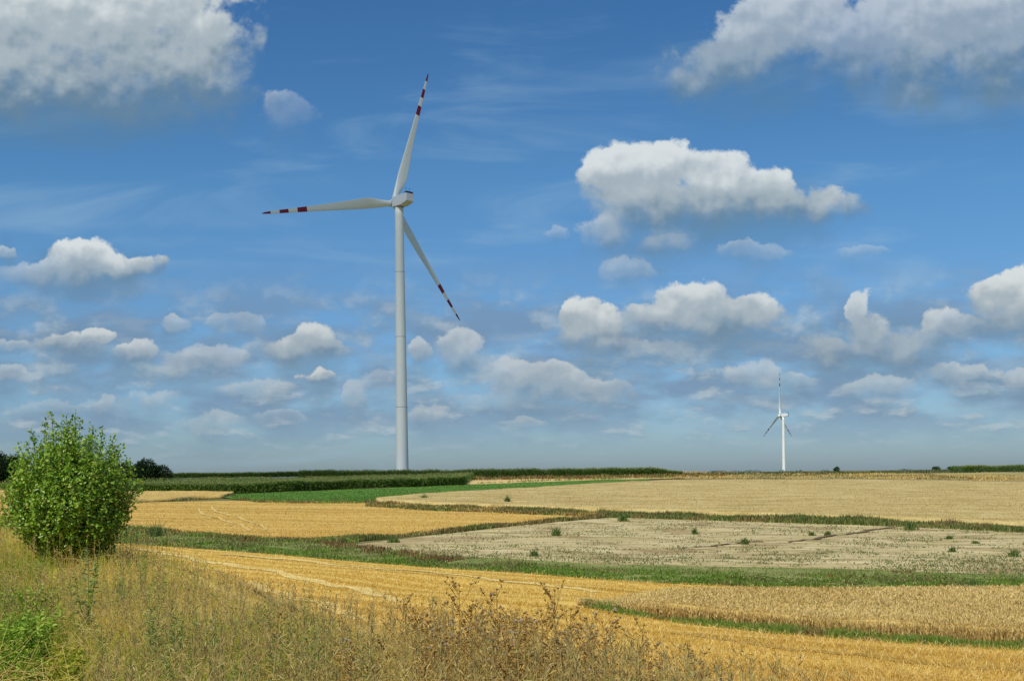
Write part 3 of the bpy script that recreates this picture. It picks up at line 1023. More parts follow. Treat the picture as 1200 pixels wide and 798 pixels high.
def blade_mesh(R, pitch=0.0, wide=1.0):
    """blade along +Z from the hub, chord along X, rotor axis +Y; red bands in the paint near the tip"""
    bands = [(.0, .062), (.125, .19), (.255, .325)]
    r = [1.2, 2.4, 3.6, 5.5, 7.5, 9.5, 11.5, 14, 18, 23, 28, 33, .5 * R + 8]
    cuts = [R * (1 - b) for ab in bands for b in ab if b > 0]
    r = sorted(set(r + cuts + [.985 * R, .995 * R, R] + [R * .9, R * .7, R * .78]))
    npf = 20
    V, mids = [], []
    for rr in r:
        t = rr / R
        chord = np.interp(t, [0, .03, .07, .19, .25, .5, .8, .94, .985, 1], [2.3, 2.3, 2.45, 4.1, 4.0, 2.55, 1.45, .95, .55, .12]) * wide
        th = np.interp(t, [0, .04, .19, .4, 1], [1.0, .95, .36, .24, .16])
        tw = -math.radians(pitch + np.interp(t, [0, .15, .4, 1], [16, 14, 6, 0]))
        blend = np.interp(t, [0, .04, .17], [1, 1, 0])
        k = np.arange(npf) * 2 * np.pi / npf
        ci = np.stack([np.cos(k) * .5, np.sin(k) * .5], 1)
        xx = .5 + .5 * np.cos(k)                     # 1 trailing .. 0 leading
        yt = 2.6 * (.2969 * np.sqrt(xx) - .126 * xx - .3516 * xx ** 2 + .2843 * xx ** 3 - .1036 * xx ** 4)
        af = np.stack([xx - .32, np.sign(np.sin(k)) * yt * .78], 1)
        pr = ci * blend + af * (1 - blend)
        pr[:, 0] *= chord
        pr[:, 1] *= chord * (th if blend < 1 else 1.0)
        c, s = math.cos(tw), math.sin(tw)
        X = pr[:, 0] * c - pr[:, 1] * s
        Y = pr[:, 0] * s + pr[:, 1] * c - .9 * t * t
        V.append(np.stack([X, Y, np.full(npf, rr)], 1))
    n = len(r)
    f, mi = [], []
    for i in range(n - 1):
        mid = 1 - (r[i] + r[i + 1]) / 2 / R
        red = any(a < mid < b for a, b in bands)
        for j in range(npf):
            jn = (j + 1) % npf
            f += [i * npf + j, i * npf + jn, (i + 1) * npf + jn, (i + 1) * npf + j]
            mi.append(int(red))
    return np.concatenate(V), np.array(f), np.array(mi)


def turbine(loc, hub_h, alpha, tilt, theta, cone, label, R=56.7, over=3.4, pitch=0.0, wide=1.0):
    root = empty('wind_turbine', loc)
    tag(root, label, 'wind turbine', 'wind turbines')
    # tower of four cans; flange seams are slim rings 3 mm proud
    hs = [0, .26, .52, .76, 1.0]
    TH = hub_h - 2.1
    rad = lambda t: 2.45 * (1 - t) + 1.62 * t
    lathe('tower', [(rad(t), t * TH) for t in np.linspace(0, 1, 33)] + [(0.01, TH)], M_white, root, 48)
    for t in hs[1:-1]:
        r_ = rad(t)
        lathe('flange_ring', [(r_ - .02, t * TH - .14), (r_ + .025, t * TH - .12), (r_ + .025, t * TH + .12), (r_ - .02, t * TH + .14)], M_seam, root, 48)
    lathe('foundation', [(4.2, -1.0), (4.2, .15), (3.9, .25), (2.3, .26)], M_conc, root, 32)
    box_mesh('door', [(-.06, .45, 0, 2.1), (.06, .45, 0, 2.1)], M_seam, root, .02, (1.2, -2.13, .9)).rotation_euler = (0, 0, .5)
    lathe('yaw_collar', [(1.6, TH - .05), (1.72, TH), (1.72, TH + .3), (1.6, TH + .35)], M_dark, root, 40)
    # nacelle: local +Y points along the rotor axis (away from the viewer, to the left)
    na = empty('nacelle_pivot', (0, 0, hub_h))
    body = box_mesh('nacelle', [(-6.9, 1.75, -.9, 2.0), (-6.4, 1.85, -1.2, 2.1), (-3.2, 1.9, -1.9, 2.1), (1.9, 1.9, -1.9, 2.0), (2.3, 1.7, -1.7, 1.8)], M_grey, root, .18)
    bpy.data.objects.remove(na)
    body.location = (0, 0, hub_h)
    body.rotation_euler = (0, 0, alpha)
    box_mesh('cooler', [(-.9, 1.6, 0, .75), (.7, 1.6, 0, .55)], M_dark, body, .06, (0, -5.9, 2.0))
    box_mesh('roof_hatch', [(-1.1, .9, 0, .16), (1.1, .9, 0, .16)], M_grey, body, .04, (0, -2.2, 2.06))
    for xx in (-.9, .9):
        lathe('wind_sensor', [(.05, 0), (.05, 1.5), (.16, 1.52), (.16, 1.72), (.02, 1.75)], M_dark, body, 8).location = (xx, -5.6, 2.5)
    # rotor
    hub = lathe('hub', [(.01, 2.5), (.55, 2.35), (1.1, 1.9), (1.5, 1.1), (1.62, .2), (1.62, -1.0), (1.4, -1.2), (.01, -1.25)], M_white, root, 36, 'Y')
    ax = Vector((-math.sin(alpha) * math.cos(tilt), math.cos(alpha) * math.cos(tilt), math.sin(tilt)))
    hvec = ax.cross(Vector((0, 0, 1))).normalized()
    upv = hvec.cross(ax)
    Mr = Matrix((hvec, ax, upv)).transposed().to_4x4()
    hm = Matrix.Translation(Vector((0, 0, hub_h)) + ax * over) @ Mr
    hub.matrix_local = hm
    v, f, mi = blade_mesh(R, pitch, wide)
    first = None
    for k in range(3):
        ang = theta + k * 2 * math.pi / 3
        if first is None:
            b = link_mesh('blade', v, f, 4, None, root, smooth=True, mats=[M_white, M_red], mat_idx=mi)
            first = b
        else:
            b = first.copy()
            COL.objects.link(b)
            b.parent = root
        b.matrix_local = hm @ Matrix.Rotation(ang, 4, 'Y') @ Matrix.Rotation(-cone, 4, 'X')
    lathe('spinner_collar', [(1.55, -1.1), (1.75, -1.0), (1.75, -.75), (1.55, -.7)], M_dark, hub, 36, 'Y')
    return root


def uvd(px, py, d):
    u, v = px_uv(px, py)
    return float(u * d), d, float(v * d) + E


DB = 412.0
hx, hy, hz = uvd(461.4, 238.2, DB)
al = math.radians(43.2)
over = 3.4
tx, ty = hx + math.sin(al) * over, hy - math.cos(al) * over
zb = float(Z(tx, ty))
turbine((tx, ty, zb), hz - zb - over * math.sin(math.radians(4.5)), al, math.radians(4.5), math.radians(17.3), math.radians(3.9),
        'large pale grey wind turbine with red banded blades behind the dark maize', R=57.0)
DS = 1370.0
over = 4.4
hx, hy, hz = uvd(914.0, 486.4, DS)
al = math.radians(54)
tx, ty = hx + math.sin(al) * over, hy - math.cos(al) * over
zb = float(Z(tx, ty))
turbine((tx, ty, zb), hz - zb - over * math.sin(math.radians(2.8)), al, math.radians(2.8), math.radians(-1.5), math.radians(2.9),
        over=4.4, label='small distant white wind turbine on the right skyline', R=55.0, pitch=2.0, wide=1.45)


# an unseen cloud added overhead, left of and behind the camera, that keeps the sun off the big turbine
def shade_cloud_mesh(loc, r):
    a = Acc()
    import bmesh
    bm = bmesh.new()
    for k in range(16):
        c = Vector((rng.normal(0, .42), rng.normal(0, .42), rng.normal(0, .12)))
        rr = rng.uniform(.4, .6)
        bmesh.ops.create_icosphere(bm, subdivisions=3, radius=r * rr, matrix=Matrix.Translation(c * r))
    for v in bm.verts:
        n = math.sin(v.co.x * .05) + math.sin(v.co.y * .06 + 1) + math.sin(v.co.z * .07 + 2) + .5 * math.sin(v.co.x * .15) * math.sin(v.co.y * .17)
        v.co *= 1 + .03 * n
    me = bpy.data.meshes.new('shade_cloud')
    bm.to_mesh(me)
    bm.free()
    for p in me.polygons:
        p.use_smooth = True
    m = bpy.data.materials.new('shade_cloud_vapour')
    m.use_nodes = True
    t = NT(m.node_tree)
    t.n.clear()
    df = t.node('ShaderNodeBsdfDiffuse')
    df.inputs[0].default_value = (.85, .86, .88, 1)
    tr = t.node('ShaderNodeBsdfTransparent')
    mx = t.node('ShaderNodeMixShader')
    mx.inputs[0].default_value = .06
    t.l.new(tr.outputs[0], mx.inputs[1])
    t.l.new(df.outputs[0], mx.inputs[2])
    o = t.node('ShaderNodeOutputMaterial')
    t.l.new(mx.outputs[0], o.inputs[0])
    me.materials.append(m)
    ob = bpy.data.objects.new('shade_cloud', me)
    COL.objects.link(ob)
    ob.location = loc
    return tag(ob, 'unseen thin cumulus added overhead to shade the big turbine', kind='structure')


tgt = Vector((-42, 412, 78))
shade_cloud_mesh(tgt + TO_SUN * ((900 - 78) / TO_SUN.z), 124)

# ------------------------------------------------------------------ trees on the left skyline
M_bark = plain_mat('bark', (.09, .065, .045), .9, .2, .3, 4)
M_crown = plant_mat('dark_crown_leaves', [(0, (.012, .03, .010)), (.6, (.02, .045, .014)), (1, (.035, .065, .02))], .15, .6, .15)


def crown_acc(a, lobes, n, size, seed):
    for (cx, cy, cz, rx, ry, rz) in lobes:
        m = int(n * rx * rz)
        d = rng.normal(size=(m, 3))
        d /= np.linalg.norm(d, axis=1)[:, None]
        rad = rng.uniform(.55, 1.08, m) ** .6
        bump = 1 + .16 * np.sin(d[:, 0] * 7 + seed) * np.sin(d[:, 2] * 6 + seed * 2) + .1 * np.sin(d[:, 1] * 13 + seed)
        Pn = np.array([cx, cy, cz]) + d * (rad * bump)[:, None] * np.array([rx, ry, rz])
        a.leaves(Pn, d + rng.normal(0, .7, (m, 3)), size * rng.uniform(.7, 1.3, m), size * .7, rng.uniform(0, 1, m))


def far_tree(px, py_base, d, top_px, half_px, label, lob=5, seed=1):
    u, v = px_uv(px, py_base)
    x = float(u * d)
    z = float(Z(x, d))
    vt = px_uv(px, top_px)[1]
    H = float(vt * d) + E - z
    Rr = half_px / F * d
    root = empty('skyline_tree', (x, d, z))
    tag(root, label, 'tree', 'trees on the left skyline')
    a = Acc()
    A = np.array([[0, 0, 0.], [0, 0, H * .3], [0, 0, H * .35], [0, 0, H * .3], [0, 0, H * .28]])
    B = np.array([[0, 0, H * .35], [Rr * .4, 0, H * .7], [-Rr * .35, .3, H * .75], [.2, Rr * .4, H * .65], [-.2, -Rr * .4, H * .6]])
    a.tubes(A, B, [.28, .16, .16, .14, .14], [.2, .06, .06, .05, .05], np.zeros(5))
    a.build('trunk', M_bark, root)
    a = Acc()
    lobes = [(0, 0, H * .52, Rr * .72, Rr * .7, H * .48)]
    for k in range(lob):
        an = rng.uniform(0, 6.28)
        rr = rng.uniform(.35, .6) * Rr
        lobes.append((math.cos(an) * rr, math.sin(an) * rr, H * rng.uniform(.28, .62), Rr * rng.uniform(.35, .5), Rr * .45, H * rng.uniform(.22, .34)))
    crown_acc(a, lobes, 150, .55, seed)
    a.build('crown', M_crown, root)
    return root


far_tree(-8, 566, 345, 530, 30, 'dark broad tree cut by the left edge of the picture', 5, 1)
far_tree(18, 566, 350, 534, 17, 'smaller dark tree between the left edge and the green bush', 4, 2)
far_tree(146, 562, 352, 542, 15, 'dark tree half hidden by the right side of the green bush', 4, 3)
far_tree(172, 561, 348, 538.5, 17, 'dark round topped tree standing clear right of the green bush', 5, 4)
far_tree(190, 561, 350, 546, 14, 'lowest dark tree at the right end of the skyline clump', 4, 5)

# ------------------------------------------------------------------ hedge and shrubs on the right skyline
M_hedge = plant_mat('hedge_leaves', [(0, (.03, .06, .018)), (.6, (.05, .095, .025)), (1, (.09, .12, .04))], .2)
a = Acc()
n = 9000
px = rng.uniform(800, 1450, n)
hh = .35 + .75 * vnoise(px, px * 0, 7, 61) + .35 * vnoise(px, px * 0, 23, 62)
x, y, z = ground(px, curve([(800, 556.4), (1000, 555.4), (1200, 553.4), (1450, 550)])(px))
y = y + rng.normal(0, .8, n)
P3 = np.stack([x, y, Z(x, y) + hh * rng.uniform(0, 1, n) * 1.25], 1)
a.leaves(P3, rng.normal(size=(n, 3)) + np.array([0, 0, .4]), rng.uniform(.25, .5, n), .25, rng.uniform(0, 1, n))
tag(a.build('hedge_growth', M_hedge), 'low dark hedge line along the right skyline', kind='stuff')


def shrub(px, py, d, top, half, label, name='shrub', n=60, mat=None, group=None, cat='shrub', size=.3):
    u, v = px_uv(px, py)
    if d is None:
        x, d, z = [float(q) for q in ground(px, py)]
    else:
        x, z = float(u * d), float(Z(u * d, d))
    H = (py - top) / F * d
    Rr = half / F * d
    a = Acc()
    lobes = [(0, 0, H * .42, Rr * .8, Rr * .8, H * .42), (Rr * .3, 0, H * .6, Rr * .4, Rr * .5, H * .36), (-Rr * .35, .1, H * .36, Rr * .5, Rr * .5, H * .3)]
    crown_acc(a, lobes, n / max(Rr * H, .02), size, px)
    if name == 'weed_clump':
        a = Acc()
        k = 170
        Pb = np.stack([rng.normal(0, Rr * .32, k), rng.normal(0, Rr * .32, k), np.full(k, -.02)], 1)
        Pb[:30, :2] *= .3
        hb = H * rng.uniform(.35, 1.1, k) * np.exp(-(np.hypot(Pb[:, 0], Pb[:, 1]) / (Rr * .9)) ** 2)
        a.blades(Pb, hb, d * .9 / F, .6, rng.uniform(0, 1, k))
        Pl = Pb[:110].copy()
        Pl[:, 2] += hb[:110] * rng.uniform(.2, .6, 110)
        a.leaves(Pl, rng.normal(size=(110, 3)), size * rng.uniform(.5, 1.2, 110), size * .5, rng.uniform(0, 1, 110))
    # stems reach the ground
    k = 14
    A = np.stack([rng.normal(0, Rr * .15, k), rng.normal(0, Rr * .15, k), np.full(k, -.03)], 1)
    B = np.stack([rng.normal(0, Rr * .5, k), rng.normal(0, Rr * .5, k), rng.uniform(.5, 1.0, k) * H], 1)
    a.tubes(A, B, d * .3 / F, d * .12 / F, np.zeros(k))
    o = a.build(name, mat or M_hedge)
    o.location = (x, d, z)
    return tag(o, label, cat, group)


shrub(980.5, 556, 430, 551.4, 3.6, 'small dark shrub standing alone above the skyline hedge', n=500, size=.45)
shrub(1097, 554.5, 430, 551.0, 5, 'low dark shrub in the skyline hedge, left of two', n=400, size=.45)
shrub(1117, 554.2, 430, 550.3, 7, 'wider dark shrub in the skyline hedge next to the far maize', n=500, size=.45)

M_clump = plant_mat('field_weed_leaves', [(0, (.08, .14, .03)), (.6, (.15, .23, .05)), (1, (.27, .30, .10))], .3)
for (px, py, hp, wp, lab) in [
    (461, 636, 9, 9, 'rounded green weed clump at the left tip of the fallow field'),
    (652, 628, 10, 6, 'upright green weed alone below the dark margin, middle of the fallow field'),
    (626, 652, 8, 7, 'green weed clump just above the ditch strip'),
    (730, 611, 9, 8, 'tangled weed bush at the end of the far stubble'),
    (1067, 621, 11, 10, 'dark green weed bush in the margin below the pale crop'),
    (1188, 652, 10, 9, 'dark green weed bush near the right edge of the fallow field'),
    (1116, 647, 6, 5, 'small dark weed left of a smaller one in the fallow field'),
    (1112, 632, 5, 5, 'small green weed below the margin on the right of the fallow field'),
    (970, 628, 6, 4, 'small upright weed beside the dark furrow, the right one'),
    (951, 628, 5, 4, 'small upright weed beside the dark furrow, the left one'),
    (873, 638, 8, 5, 'weed tuft on the end of the short furrow'),
    (814, 626, 7, 4, 'thin pale weed on the left part of the fallow field'),
    (1143, 637, 4, 5, 'flat weed right of the fallow field weeds'),
    (1140, 690, 14, 18, 'broad dark weed bush on the lower edge of the ditch at the right'),
    (595, 592, 11, 4, 'thin tall weed sticking up from the brown margin'),
    (497, 587, 8, 5, 'small dark bush at the left end of the brown margin'),
    (940, 613, 10, 10, 'dense green bush in the dark margin below the pale crop'),
    (277, 686, 5, 8, 'flat green weed patch in the near stubble right of the green bush'),
    (182, 628, 16, 16, 'tall grassy weed clump at the ditch right of the green bush'),
]:
    shrub(px, py, None, py - hp * 1.25, wp * 1.25, lab, 'weed_clump', n=260, mat=M_clump, cat='weed', group='weed clumps in the fields', size=.16)

# ------------------------------------------------------------------ the green bush
M_leaf = plant_mat('bush_leaves', [(0, (.08, .18, .014)), (.4, (.20, .36, .022)), (.8, (.34, .50, .045)), (1, (.50, .52, .10))], .38, .36, .5)
M_twig = plain_mat('twigs', (.12, .09, .05), .8, .2)


def big_bush():
    d = 20.0
    u, v = px_uv(82, 650)
    x = float(u * d)
    z = float(Z(x, d))
    root = empty('green_bush', (x, d, z))
    tag(root, 'tall rounded leafy green bush on the grassy verge at the left', 'bush')
    m = d / F
    H = (652 - 492) * m + .15
    RX = 74 * m
    st, lf = Acc(), Acc()
    nS = 720
    base = np.stack([rng.normal(0, .16, nS), rng.normal(0, .16, nS), np.zeros(nS)], 1)
    # shoot tips fill an uneven dome; the crown is fullest a third of the way up
    d3 = rng.normal(size=(nS, 3))
    d3 /= np.linalg.norm(d3, axis=1)[:, None]
    rad = rng.uniform(.15, 1, nS) ** .42
    bump = 1 + .10 * np.sin(d3[:, 0] * 6 + 1) * np.cos(d3[:, 2] * 7) + .08 * np.sin(d3[:, 0] * 13 + d3[:, 2] * 9)
    tip = d3 * (rad * bump)[:, None] * np.array([RX, RX, H * .47]) + np.array([0, 0, H * .49])
    low = tip[:, 2] < H * .3
    tip[low, 0] *= .92
    tip[:, 2] = np.maximum(tip[:, 2], .18)
    mid = base * .5 + tip * .5 + np.stack([tip[:, 0] * .12, tip[:, 1] * .12, -np.abs(rng.normal(0, .08, nS))], 1)
    # long leaders over the top
    nl = 15
    lx = rng.uniform(-.72, .72, nl) * RX
    ly = rng.uniform(-.5, .5, nl) * RX
    lt = np.stack([lx * 1.06, ly, H * (1.05 - .46 * (lx / RX) ** 2 + rng.uniform(-.10, .05, nl))], 1)
    lm = lt * np.array([.85, .85, .72])
    base = np.concatenate([base, base[:nl] * .5])
    mid = np.concatenate([mid, lm])
    tip = np.concatenate([tip, lt])
    K = len(tip)
    st.tubes(base, mid, .014, .009, rng.uniform(0, 1, K))
    st.tubes(mid, tip, .009, .003, rng.uniform(0, 1, K))
    for i in range(K):
        lead = i >= nS
        L = np.linalg.norm(tip[i] - mid[i])
        nleaf = int(32 + 38 * L) if not lead else int(28 + 24 * L)
        t = rng.uniform(.0 if not lead else .2, 1.05, nleaf)
        if not lead:
            t = t ** .75
        Pn = mid[i] * (1 - t)[:, None] + tip[i] * t[:, None] + rng.normal(0, .055 if not lead else .03, (nleaf, 3))
        ax = (tip[i] - mid[i]) / (L + 1e-6)
        D = rng.normal(size=(nleaf, 3)) + ax * .6 + np.array([0, 0, -.25])
        Pn[:, 2] = np.maximum(Pn[:, 2], .1)
        out = Pn - np.array([0, 0, H * .42])
        out /= np.linalg.norm(out, axis=1)[:, None] + 1e-6
        fc = out * .8 + np.array([0, 0, .55]) + rng.normal(0, .55, (nleaf, 3))
        lf.leaves(Pn, D, rng.uniform(.045, .095, nleaf), rng.uniform(.03, .058, nleaf), np.clip(rng.normal(.5, .25, nleaf), 0, 1), .18, face=fc)
    st.build('stems', M_twig, root).name = 'stem'
    lf.build('foliage', M_leaf, root)
    return root


big_bush()
# dry scrub leaning out at its right foot
M_dry = plant_mat('dry_scrub', [(0, (.10, .065, .03)), (.6, (.20, .14, .06)), (1, (.34, .25, .11))], .2)
shrub(148, 664, 19.0, 640, 13, 'low dry brown scrub at the right foot of the green bush', 'dry_scrub', n=500, mat=M_dry, size=.06)

# ------------------------------------------------------------------ verge grass
M_verge = plant_mat('verge_grass', [(0, (.15, .28, .02)), (.25, (.32, .40, .04)), (.5, (.58, .52, .10)), (.75, (.76, .59, .17)), (1, (.85, .70, .30))], .48, .6, .2)
M_purple = plant_mat('seeding_grass', [(0, (.32, .20, .09)), (.5, (.50, .38, .12)), (1, (.66, .54, .20))], .35)
M_herb = plant_mat('verge_herbs', [(0, (.14, .27, .015)), (.5, (.26, .42, .03)), (1, (.42, .52, .07))], .35, .5, .3)


def verge_points(n, y0, y1, smin, smax, pw=1.6):
    t = rng.uniform(0, 1, n)
    y = 1 / (1 / y0 * (1 - t) + 1 / y1 * t)
    xl = -620 / F * y - 1.2
    xr = edge_x(y) + smax / .8
    keep = xr > xl
    x = xl + (xr - xl) * rng.uniform(0, 1, n)
    x, y = x[keep], y[keep]
    return np.stack([x, y, Z(x, y)], 1)


a = Acc()
P3 = verge_points(95000, 4.0, 60, 0, 1.5)
s = (P3[:, 0] - edge_x(P3[:, 1])) * .8
g1 = vnoise(P3[:, 0], P3[:, 1], 1.4, 71)
g2 = vnoise(P3[:, 0], P3[:, 1], .6, 72)
path = sstep((P3[:, 0] / P3[:, 1] + .47) / .05)        # mown green strip at the far left, near the camera
near = P3[:, 1] < 9
kp = rng.uniform(0, 1, len(s)) < np.clip(.95 - np.maximum(s, -.4) / 1.5, .03, 1)
tuft = vnoise(P3[:, 0], P3[:, 1], .33, 74)
hh = (.14 + .26 * g1 + .26 * tuft ** 2) * rng.uniform(.45, 1.25, len(s)) * np.clip(1.0 - .3 * np.maximum(s, 0), .3, 1)
hh = np.where(near, hh * (.30 + .70 * path), hh)
g3 = vnoise(P3[:, 0], P3[:, 1], 2.4, 73)
rn = np.clip(.02 + .36 * g2 + .42 * g3 + .3 * rng.uniform(0, 1, len(s)) + .10 * np.clip(s, -1, 2), 0, 1)
rn = np.where(near, rn * (.25 + .75 * path), rn)
leftg = sstep((-.40 - P3[:, 0] / P3[:, 1]) / .06) * (P3[:, 1] < 20)
rn = rn * (1 - .75 * leftg * sstep((g1 - .15) * 2.5))
a.blades(P3[kp], hh[kp], np.maximum(.004, P3[kp, 1] * .6 / F), .6, rn[kp])
# old bleached stems lying across the grass
Q = verge_points(9000, 4.5, 40, 0, 1.6)
Q[:, 2] += rng.uniform(.08, .34, len(Q))
az = rng.uniform(0, 6.28, len(Q))
lq = rng.uniform(.12, .4, len(Q))
a.tubes(Q, Q + np.stack([np.cos(az) * lq, np.sin(az) * lq, rng.normal(.05, .12, len(Q))], 1), .0018, .0014, rng.uniform(.7, 1, len(Q)))
# broad herb leaves low between the blades
Q = verge_points(26000, 4.5, 40, 0, 1.5)
kq = vnoise(Q[:, 0], Q[:, 1], .9, 77) + .35 * sstep((-.40 - Q[:, 0] / Q[:, 1]) / .1) > .56
Q = Q[kq]
Q[:, 2] += rng.uniform(.03, .38, len(Q)) * (.4 + .8 * vnoise(Q[:, 0], Q[:, 1], .5, 78))
a.leaves(Q, rng.normal(size=(len(Q), 3)) + np.array([0, 0, .4]), rng.uniform(.03, .075, len(Q)), rng.uniform(.014, .03, len(Q)), rng.uniform(0, .42, len(Q)), .2, face=np.array([0, -.4, .8]) + rng.normal(0, .5, (len(Q), 3)))
tag(a.build('verge_grass', M_verge), 'tall yellow green grass covering the verge', kind='stuff')

# flowering stalks with loose heads
a = Acc()
P3 = verge_points(4800, 5.0, 50, 0, 1.1)
s = (P3[:, 0] - edge_x(P3[:, 1])) * .8
pp = P3[:, 0] / P3[:, 1]
kp = ((P3[:, 1] > 9) | (pp > -.40)) & (vnoise(P3[:, 0], P3[:, 1], 1.8, 75) > .3)
P3 = P3[kp]
N = len(P3)
hh = rng.uniform(.35, .68, N)
ang = rng.uniform(0, 6.28, N)
lean = rng.uniform(.02, .16, N)
top = P3 + np.stack([np.cos(ang) * lean, np.sin(ang) * lean, np.ones(N)], 1) * hh[:, None]
wd = np.maximum(.0016, P3[:, 1] * .16 / F)
a.tubes(P3, top, wd, wd * .8, rng.uniform(.6, 1, N), 0)
for k in range(9):
    t = rng.uniform(.72, 1.03, N)[:, None]
    a.leaves(P3 * (1 - t) + top * t, rng.normal(size=(N, 3)) * .6 + np.array([0, 0, 1.0]), rng.uniform(.03, .07, N), np.maximum(.006, P3[:, 1] * .5 / F), rng.uniform(0, 1, N))
tag(a.build('seeding_grass', M_purple), 'brownish seeding grass stalks above the verge', kind='stuff')


# leafy weeds of the verge, single plants
def herb(kind):
    root = empty('leafy_weed')
    st, lf = Acc(), Acc()
    h = {0: .55, 1: .8, 2: .5}[kind] * 1.0
    k = {0: 9, 1: 6, 2: 8}[kind]
    for i in range(k):
        an, ln = rng.uniform(0, 6.28), rng.uniform(.05, .32)
        b = np.array([rng.normal(0, .05), rng.normal(0, .05), -.02])
        tp = b + np.array([math.cos(an) * ln * h, math.sin(an) * ln * h, h * rng.uniform(.7, 1.05)])
        st.tubes(b[None], tp[None], .005, .002, np.array([.5]))
        n = {0: 34, 1: 46, 2: 30}[kind]
        t = rng.uniform(.12, 1.02, n)
        Pn = b + (tp - b) * t[:, None]
        a2 = rng.uniform(0, 6.28, n)
        D = np.stack([np.cos(a2), np.sin(a2), rng.uniform(-.1, .8, n)], 1)
        L = {0: .08, 1: .065, 2: .07}[kind] * (1.25 - .6 * t)
        lf.leaves(Pn, D, L, L * {0: .45, 1: .28, 2: .5}[kind], rng.uniform(0, 1, n))
    mats = {0: M_herb, 1: M_mug, 2: M_yel}[kind]
    st.build('stem', M_herb, root)
    lf.build('foliage', mats, root)
    return root


M_mug = plant_mat('grey_green_herb', [(0, (.16, .22, .05)), (.6, (.30, .35, .10)), (1, (.46, .46, .18))], .3)
M_yel = plant_mat('yellow_herb', [(0, (.22, .28, .03)), (.5, (.42, .42, .04)), (1, (.60, .52, .06))], .4)
H_LAB = ['bright green leafy weed in the verge grass at the left', 'grey green narrow leaved weed in the verge grass', 'yellow green leafy weed low in the verge grass']
H_GRP = ['green leafy weeds of the verge', 'grey green weeds of the verge', 'yellow weeds of the verge']
protos = [herb(0), herb(1), herb(2)]
used = [False] * 3


def place_herb(kind, px, d, sc, label=None):
    u, _ = px_uv(px, 700)
    x = float(u * d)
    o = dup(protos[kind]) if used[kind] else protos[kind]
    used[kind] = True
    o.location = (x, d, float(Z(x, d)))
    o.rotation_euler = (0, 0, rng.uniform(0, 6.28))
    o.scale = (sc, sc, sc)
    tag(o, label or H_LAB[kind], 'weed', H_GRP[kind])


for k in range(34):
    place_herb(0, rng.uniform(-14, 62), rng.uniform(8.0, 13.0), rng.uniform(.5, .95))
place_herb(1, 98, 10.6, 1.25, 'dark grey green bushy weed alone in the yellow verge grass')
for k in range(46):
    dd = rng.uniform(6.2, 10.5)
    place_herb(1, rng.uniform(205, 460) - (dd - 6.4) * 18, dd, rng.uniform(.4, .75))
for k in range(16):
    dd = rng.uniform(8, 17)
    place_herb(1, rng.uniform(20, 230), dd, rng.uniform(.45, .85))
for k in range(9):
    place_herb(2, rng.uniform(62, 98), rng.uniform(7.3, 8.2), rng.uniform(.5, .85))

# ------------------------------------------------------------------ dry thistles
M_tstem = plant_mat('thistle_stems', [(0, (.30, .16, .04)), (.5, (.58, .36, .09)), (1, (.85, .62, .22))], .4)
M_thead = plain_mat('thistle_bracts', (.27, .155, .05), .8, .1)
M_fluff = plant_mat('thistle_down', [(0, (.62, .54, .40)), (1, (.78, .70, .54))], .5, .9, .05)


def ico(sub, r, sc=(1, 1, 1)):
    import bmesh
    bm = bmesh.new()
    bmesh.ops.create_icosphere(bm, subdivisions=sub, radius=r)
    V = np.array([v.co[:] for v in bm.verts]) * np.array(sc)
    f = np.array([[v.index for v in p.verts] for p in bm.faces])
    bm.free()
    return V, f


hv, hf = ico(1, .0088, (1, 1, 1.35))


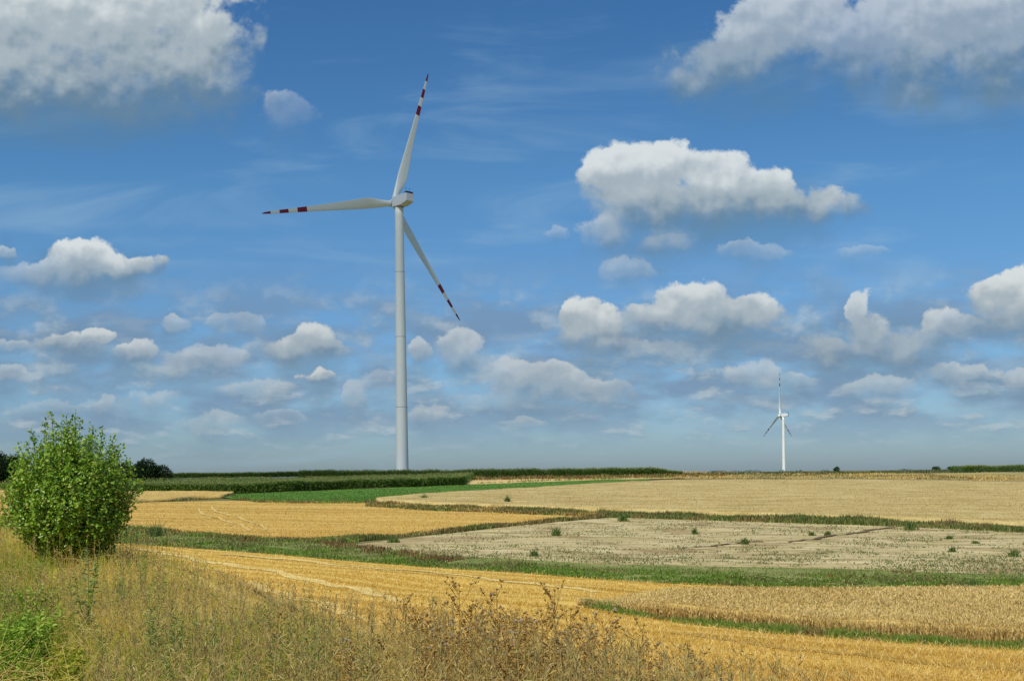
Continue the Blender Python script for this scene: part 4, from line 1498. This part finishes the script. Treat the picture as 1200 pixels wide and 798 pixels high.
def thistle(hm, n_br, fluff_share):
    root = empty('dry_thistle')
    tag(root, 'dry brown branching thistle gone to seed in the foreground', 'thistle', 'dry thistles in the foreground')
    st, lf = Acc(), Acc()
    h = .85 * hm
    bend = rng.normal(0, .05, 2)
    main = lambda t: np.array([bend[0] * t * t, bend[1] * t * t, h * t - .03])
    ts = np.linspace(0, 1, 7)
    pts = np.array([main(t) for t in ts])
    st.tubes(pts[:-1], pts[1:], np.linspace(.0065, .003, 6), np.linspace(.006, .0025, 6), rng.uniform(0, .6, 6))
    heads = [pts[-1]]
    for i in range(n_br):
        t = rng.uniform(.28, .97)
        b = main(t)
        an = rng.uniform(0, 6.28)
        L = h * rng.uniform(.16, .38) * (1.25 - .6 * t)
        e1 = b + np.array([math.cos(an) * L * .62, math.sin(an) * L * .62, L * .75])
        st.tubes(b[None], e1[None], .003, .0018, np.array([rng.uniform(0, .8)]))
        heads.append(e1)
        for j in range(rng.integers(1, 4)):
            tt = rng.uniform(.35, .9)
            b2 = b + (e1 - b) * tt
            a2 = an + rng.normal(0, 1.0)
            l2 = L * rng.uniform(.3, .55)
            e2 = b2 + np.array([math.cos(a2) * l2 * .6, math.sin(a2) * l2 * .6, l2 * .8])
            st.tubes(b2[None], e2[None], .002, .0014, np.array([rng.uniform(0, .8)]))
            heads.append(e2)
    for p in heads:
        nb = 8
        an = rng.uniform(0, 6.28) + np.arange(nb) * 6.28 / nb
        D = np.stack([np.cos(an), np.sin(an), rng.uniform(-.1, .9, nb)], 1)
        lf.leaves(np.repeat(p[None], nb, 0), D, rng.uniform(.018, .034, nb), .009, rng.uniform(.45, 1, nb), .3)
    n = 130
    t = rng.uniform(.05, .98, n)
    hp = np.array(heads)
    src = hp[rng.integers(0, len(hp), n)]
    Pn = np.stack([src[:, 0] * t, src[:, 1] * t, src[:, 2] * (.25 + .75 * t)], 1)
    lf.leaves(Pn, rng.normal(size=(n, 3)) + np.array([0, 0, .2]), rng.uniform(.02, .065, n), rng.uniform(.008, .018, n), rng.uniform(0, 1, n), .5)
    st.build('stem', M_tstem, root)
    lf.build('foliage', M_tstem, root)
    hd_me, fl_me = None, None
    for p in heads[:34]:
        o = bpy.data.objects.new('flower_head', HEAD_ME)
        COL.objects.link(o)
        o.parent = root
        o.location = p
        o.rotation_euler = (rng.normal(0, .5), rng.normal(0, .5), 0)
        if rng.uniform() < fluff_share:
            q = bpy.data.objects.new('seed_down', FLUFF_ME[rng.integers(0, 3)])
            COL.objects.link(q)
            q.parent = o
            q.location = (0, 0, .012)
            k = rng.uniform(.7, 1.25)
            q.scale = (k, k, k)
    return root


o = link_mesh('flower_head', hv, hf.ravel(), 3, M_thead, smooth=True)
HEAD_ME = o.data
bpy.data.objects.remove(o)
FLUFF_ME = []
for k in range(3):
    a = Acc()
    n = 46
    D = rng.normal(size=(n, 3))
    D[:, 2] = np.abs(D[:, 2]) - .3
    D /= np.linalg.norm(D, axis=1)[:, None]
    Pn = np.zeros((n, 3))
    a.leaves(Pn, D, rng.uniform(.012, .021, n), .006, rng.uniform(0, 1, n), .2)
    o = a.build('seed_down', M_fluff)
    FLUFF_ME.append(o.data)
    bpy.data.objects.remove(o)

variants = [thistle(1.0, 9, .10), thistle(.85, 7, .22), thistle(1.1, 11, .05), thistle(.75, 6, .3), thistle(.95, 10, .15)]
first_use = [True] * 5
spots = []
for k in range(110):
    px = float(np.clip(rng.normal(620, 96), 400, 850))
    d = rng.uniform(6.3, 10.2)
    # the stand dies out towards the left and right
    spots.append((px, d, rng.uniform(.5, .86) * (1 - .15 * abs(px - 620) / 240)))
spots += [(585, 8.6, .98), (560, 8.9, 1.0), (648, 8.4, .96), (690, 8.8, 1.02), (715, 9.2, 1.0), (740, 8.6, .9), (760, 8.2, .8), (535, 8.2, .9), (800, 7.2, .62), (825, 7.0, .6), (775, 7.4, .66), (360, 7.4, .62), (330, 8.2, .66), (300, 8.8, .7), (400, 7.0, .6)]
for i, (px, d, sc) in enumerate(spots):
    k = i % 5
    o = variants[k] if first_use[k] else dup(variants[k])
    first_use[k] = False
    u, _ = px_uv(px, 740)
    x = float(u * d)
    o.location = (x, d, float(Z(x, d)))
    o.rotation_euler = (rng.normal(0, .05), rng.normal(0, .05), rng.uniform(0, 6.28))
    o.scale = (sc, sc, sc)
# low dry growth between the thistles
a = Acc()
n = 6000
px = np.clip(rng.normal(600, 120, n), 380, 860)
y = rng.uniform(5.2, 11, n)
x = px_uv(px, np.full(n, 740.))[0] * y
P3 = np.stack([x, y, Z(x, y)], 1)
a.blades(P3, rng.uniform(.12, .36, n), .006, .6, rng.uniform(0, 1, n))
tag(a.build('dry_growth', plant_mat('dry_growth', [(0, (.20, .14, .05)), (.3, (.22, .21, .06)), (.6, (.54, .39, .12)), (1, (.74, .56, .22))], .3)), 'dry grass and stems between the thistles', kind='stuff')
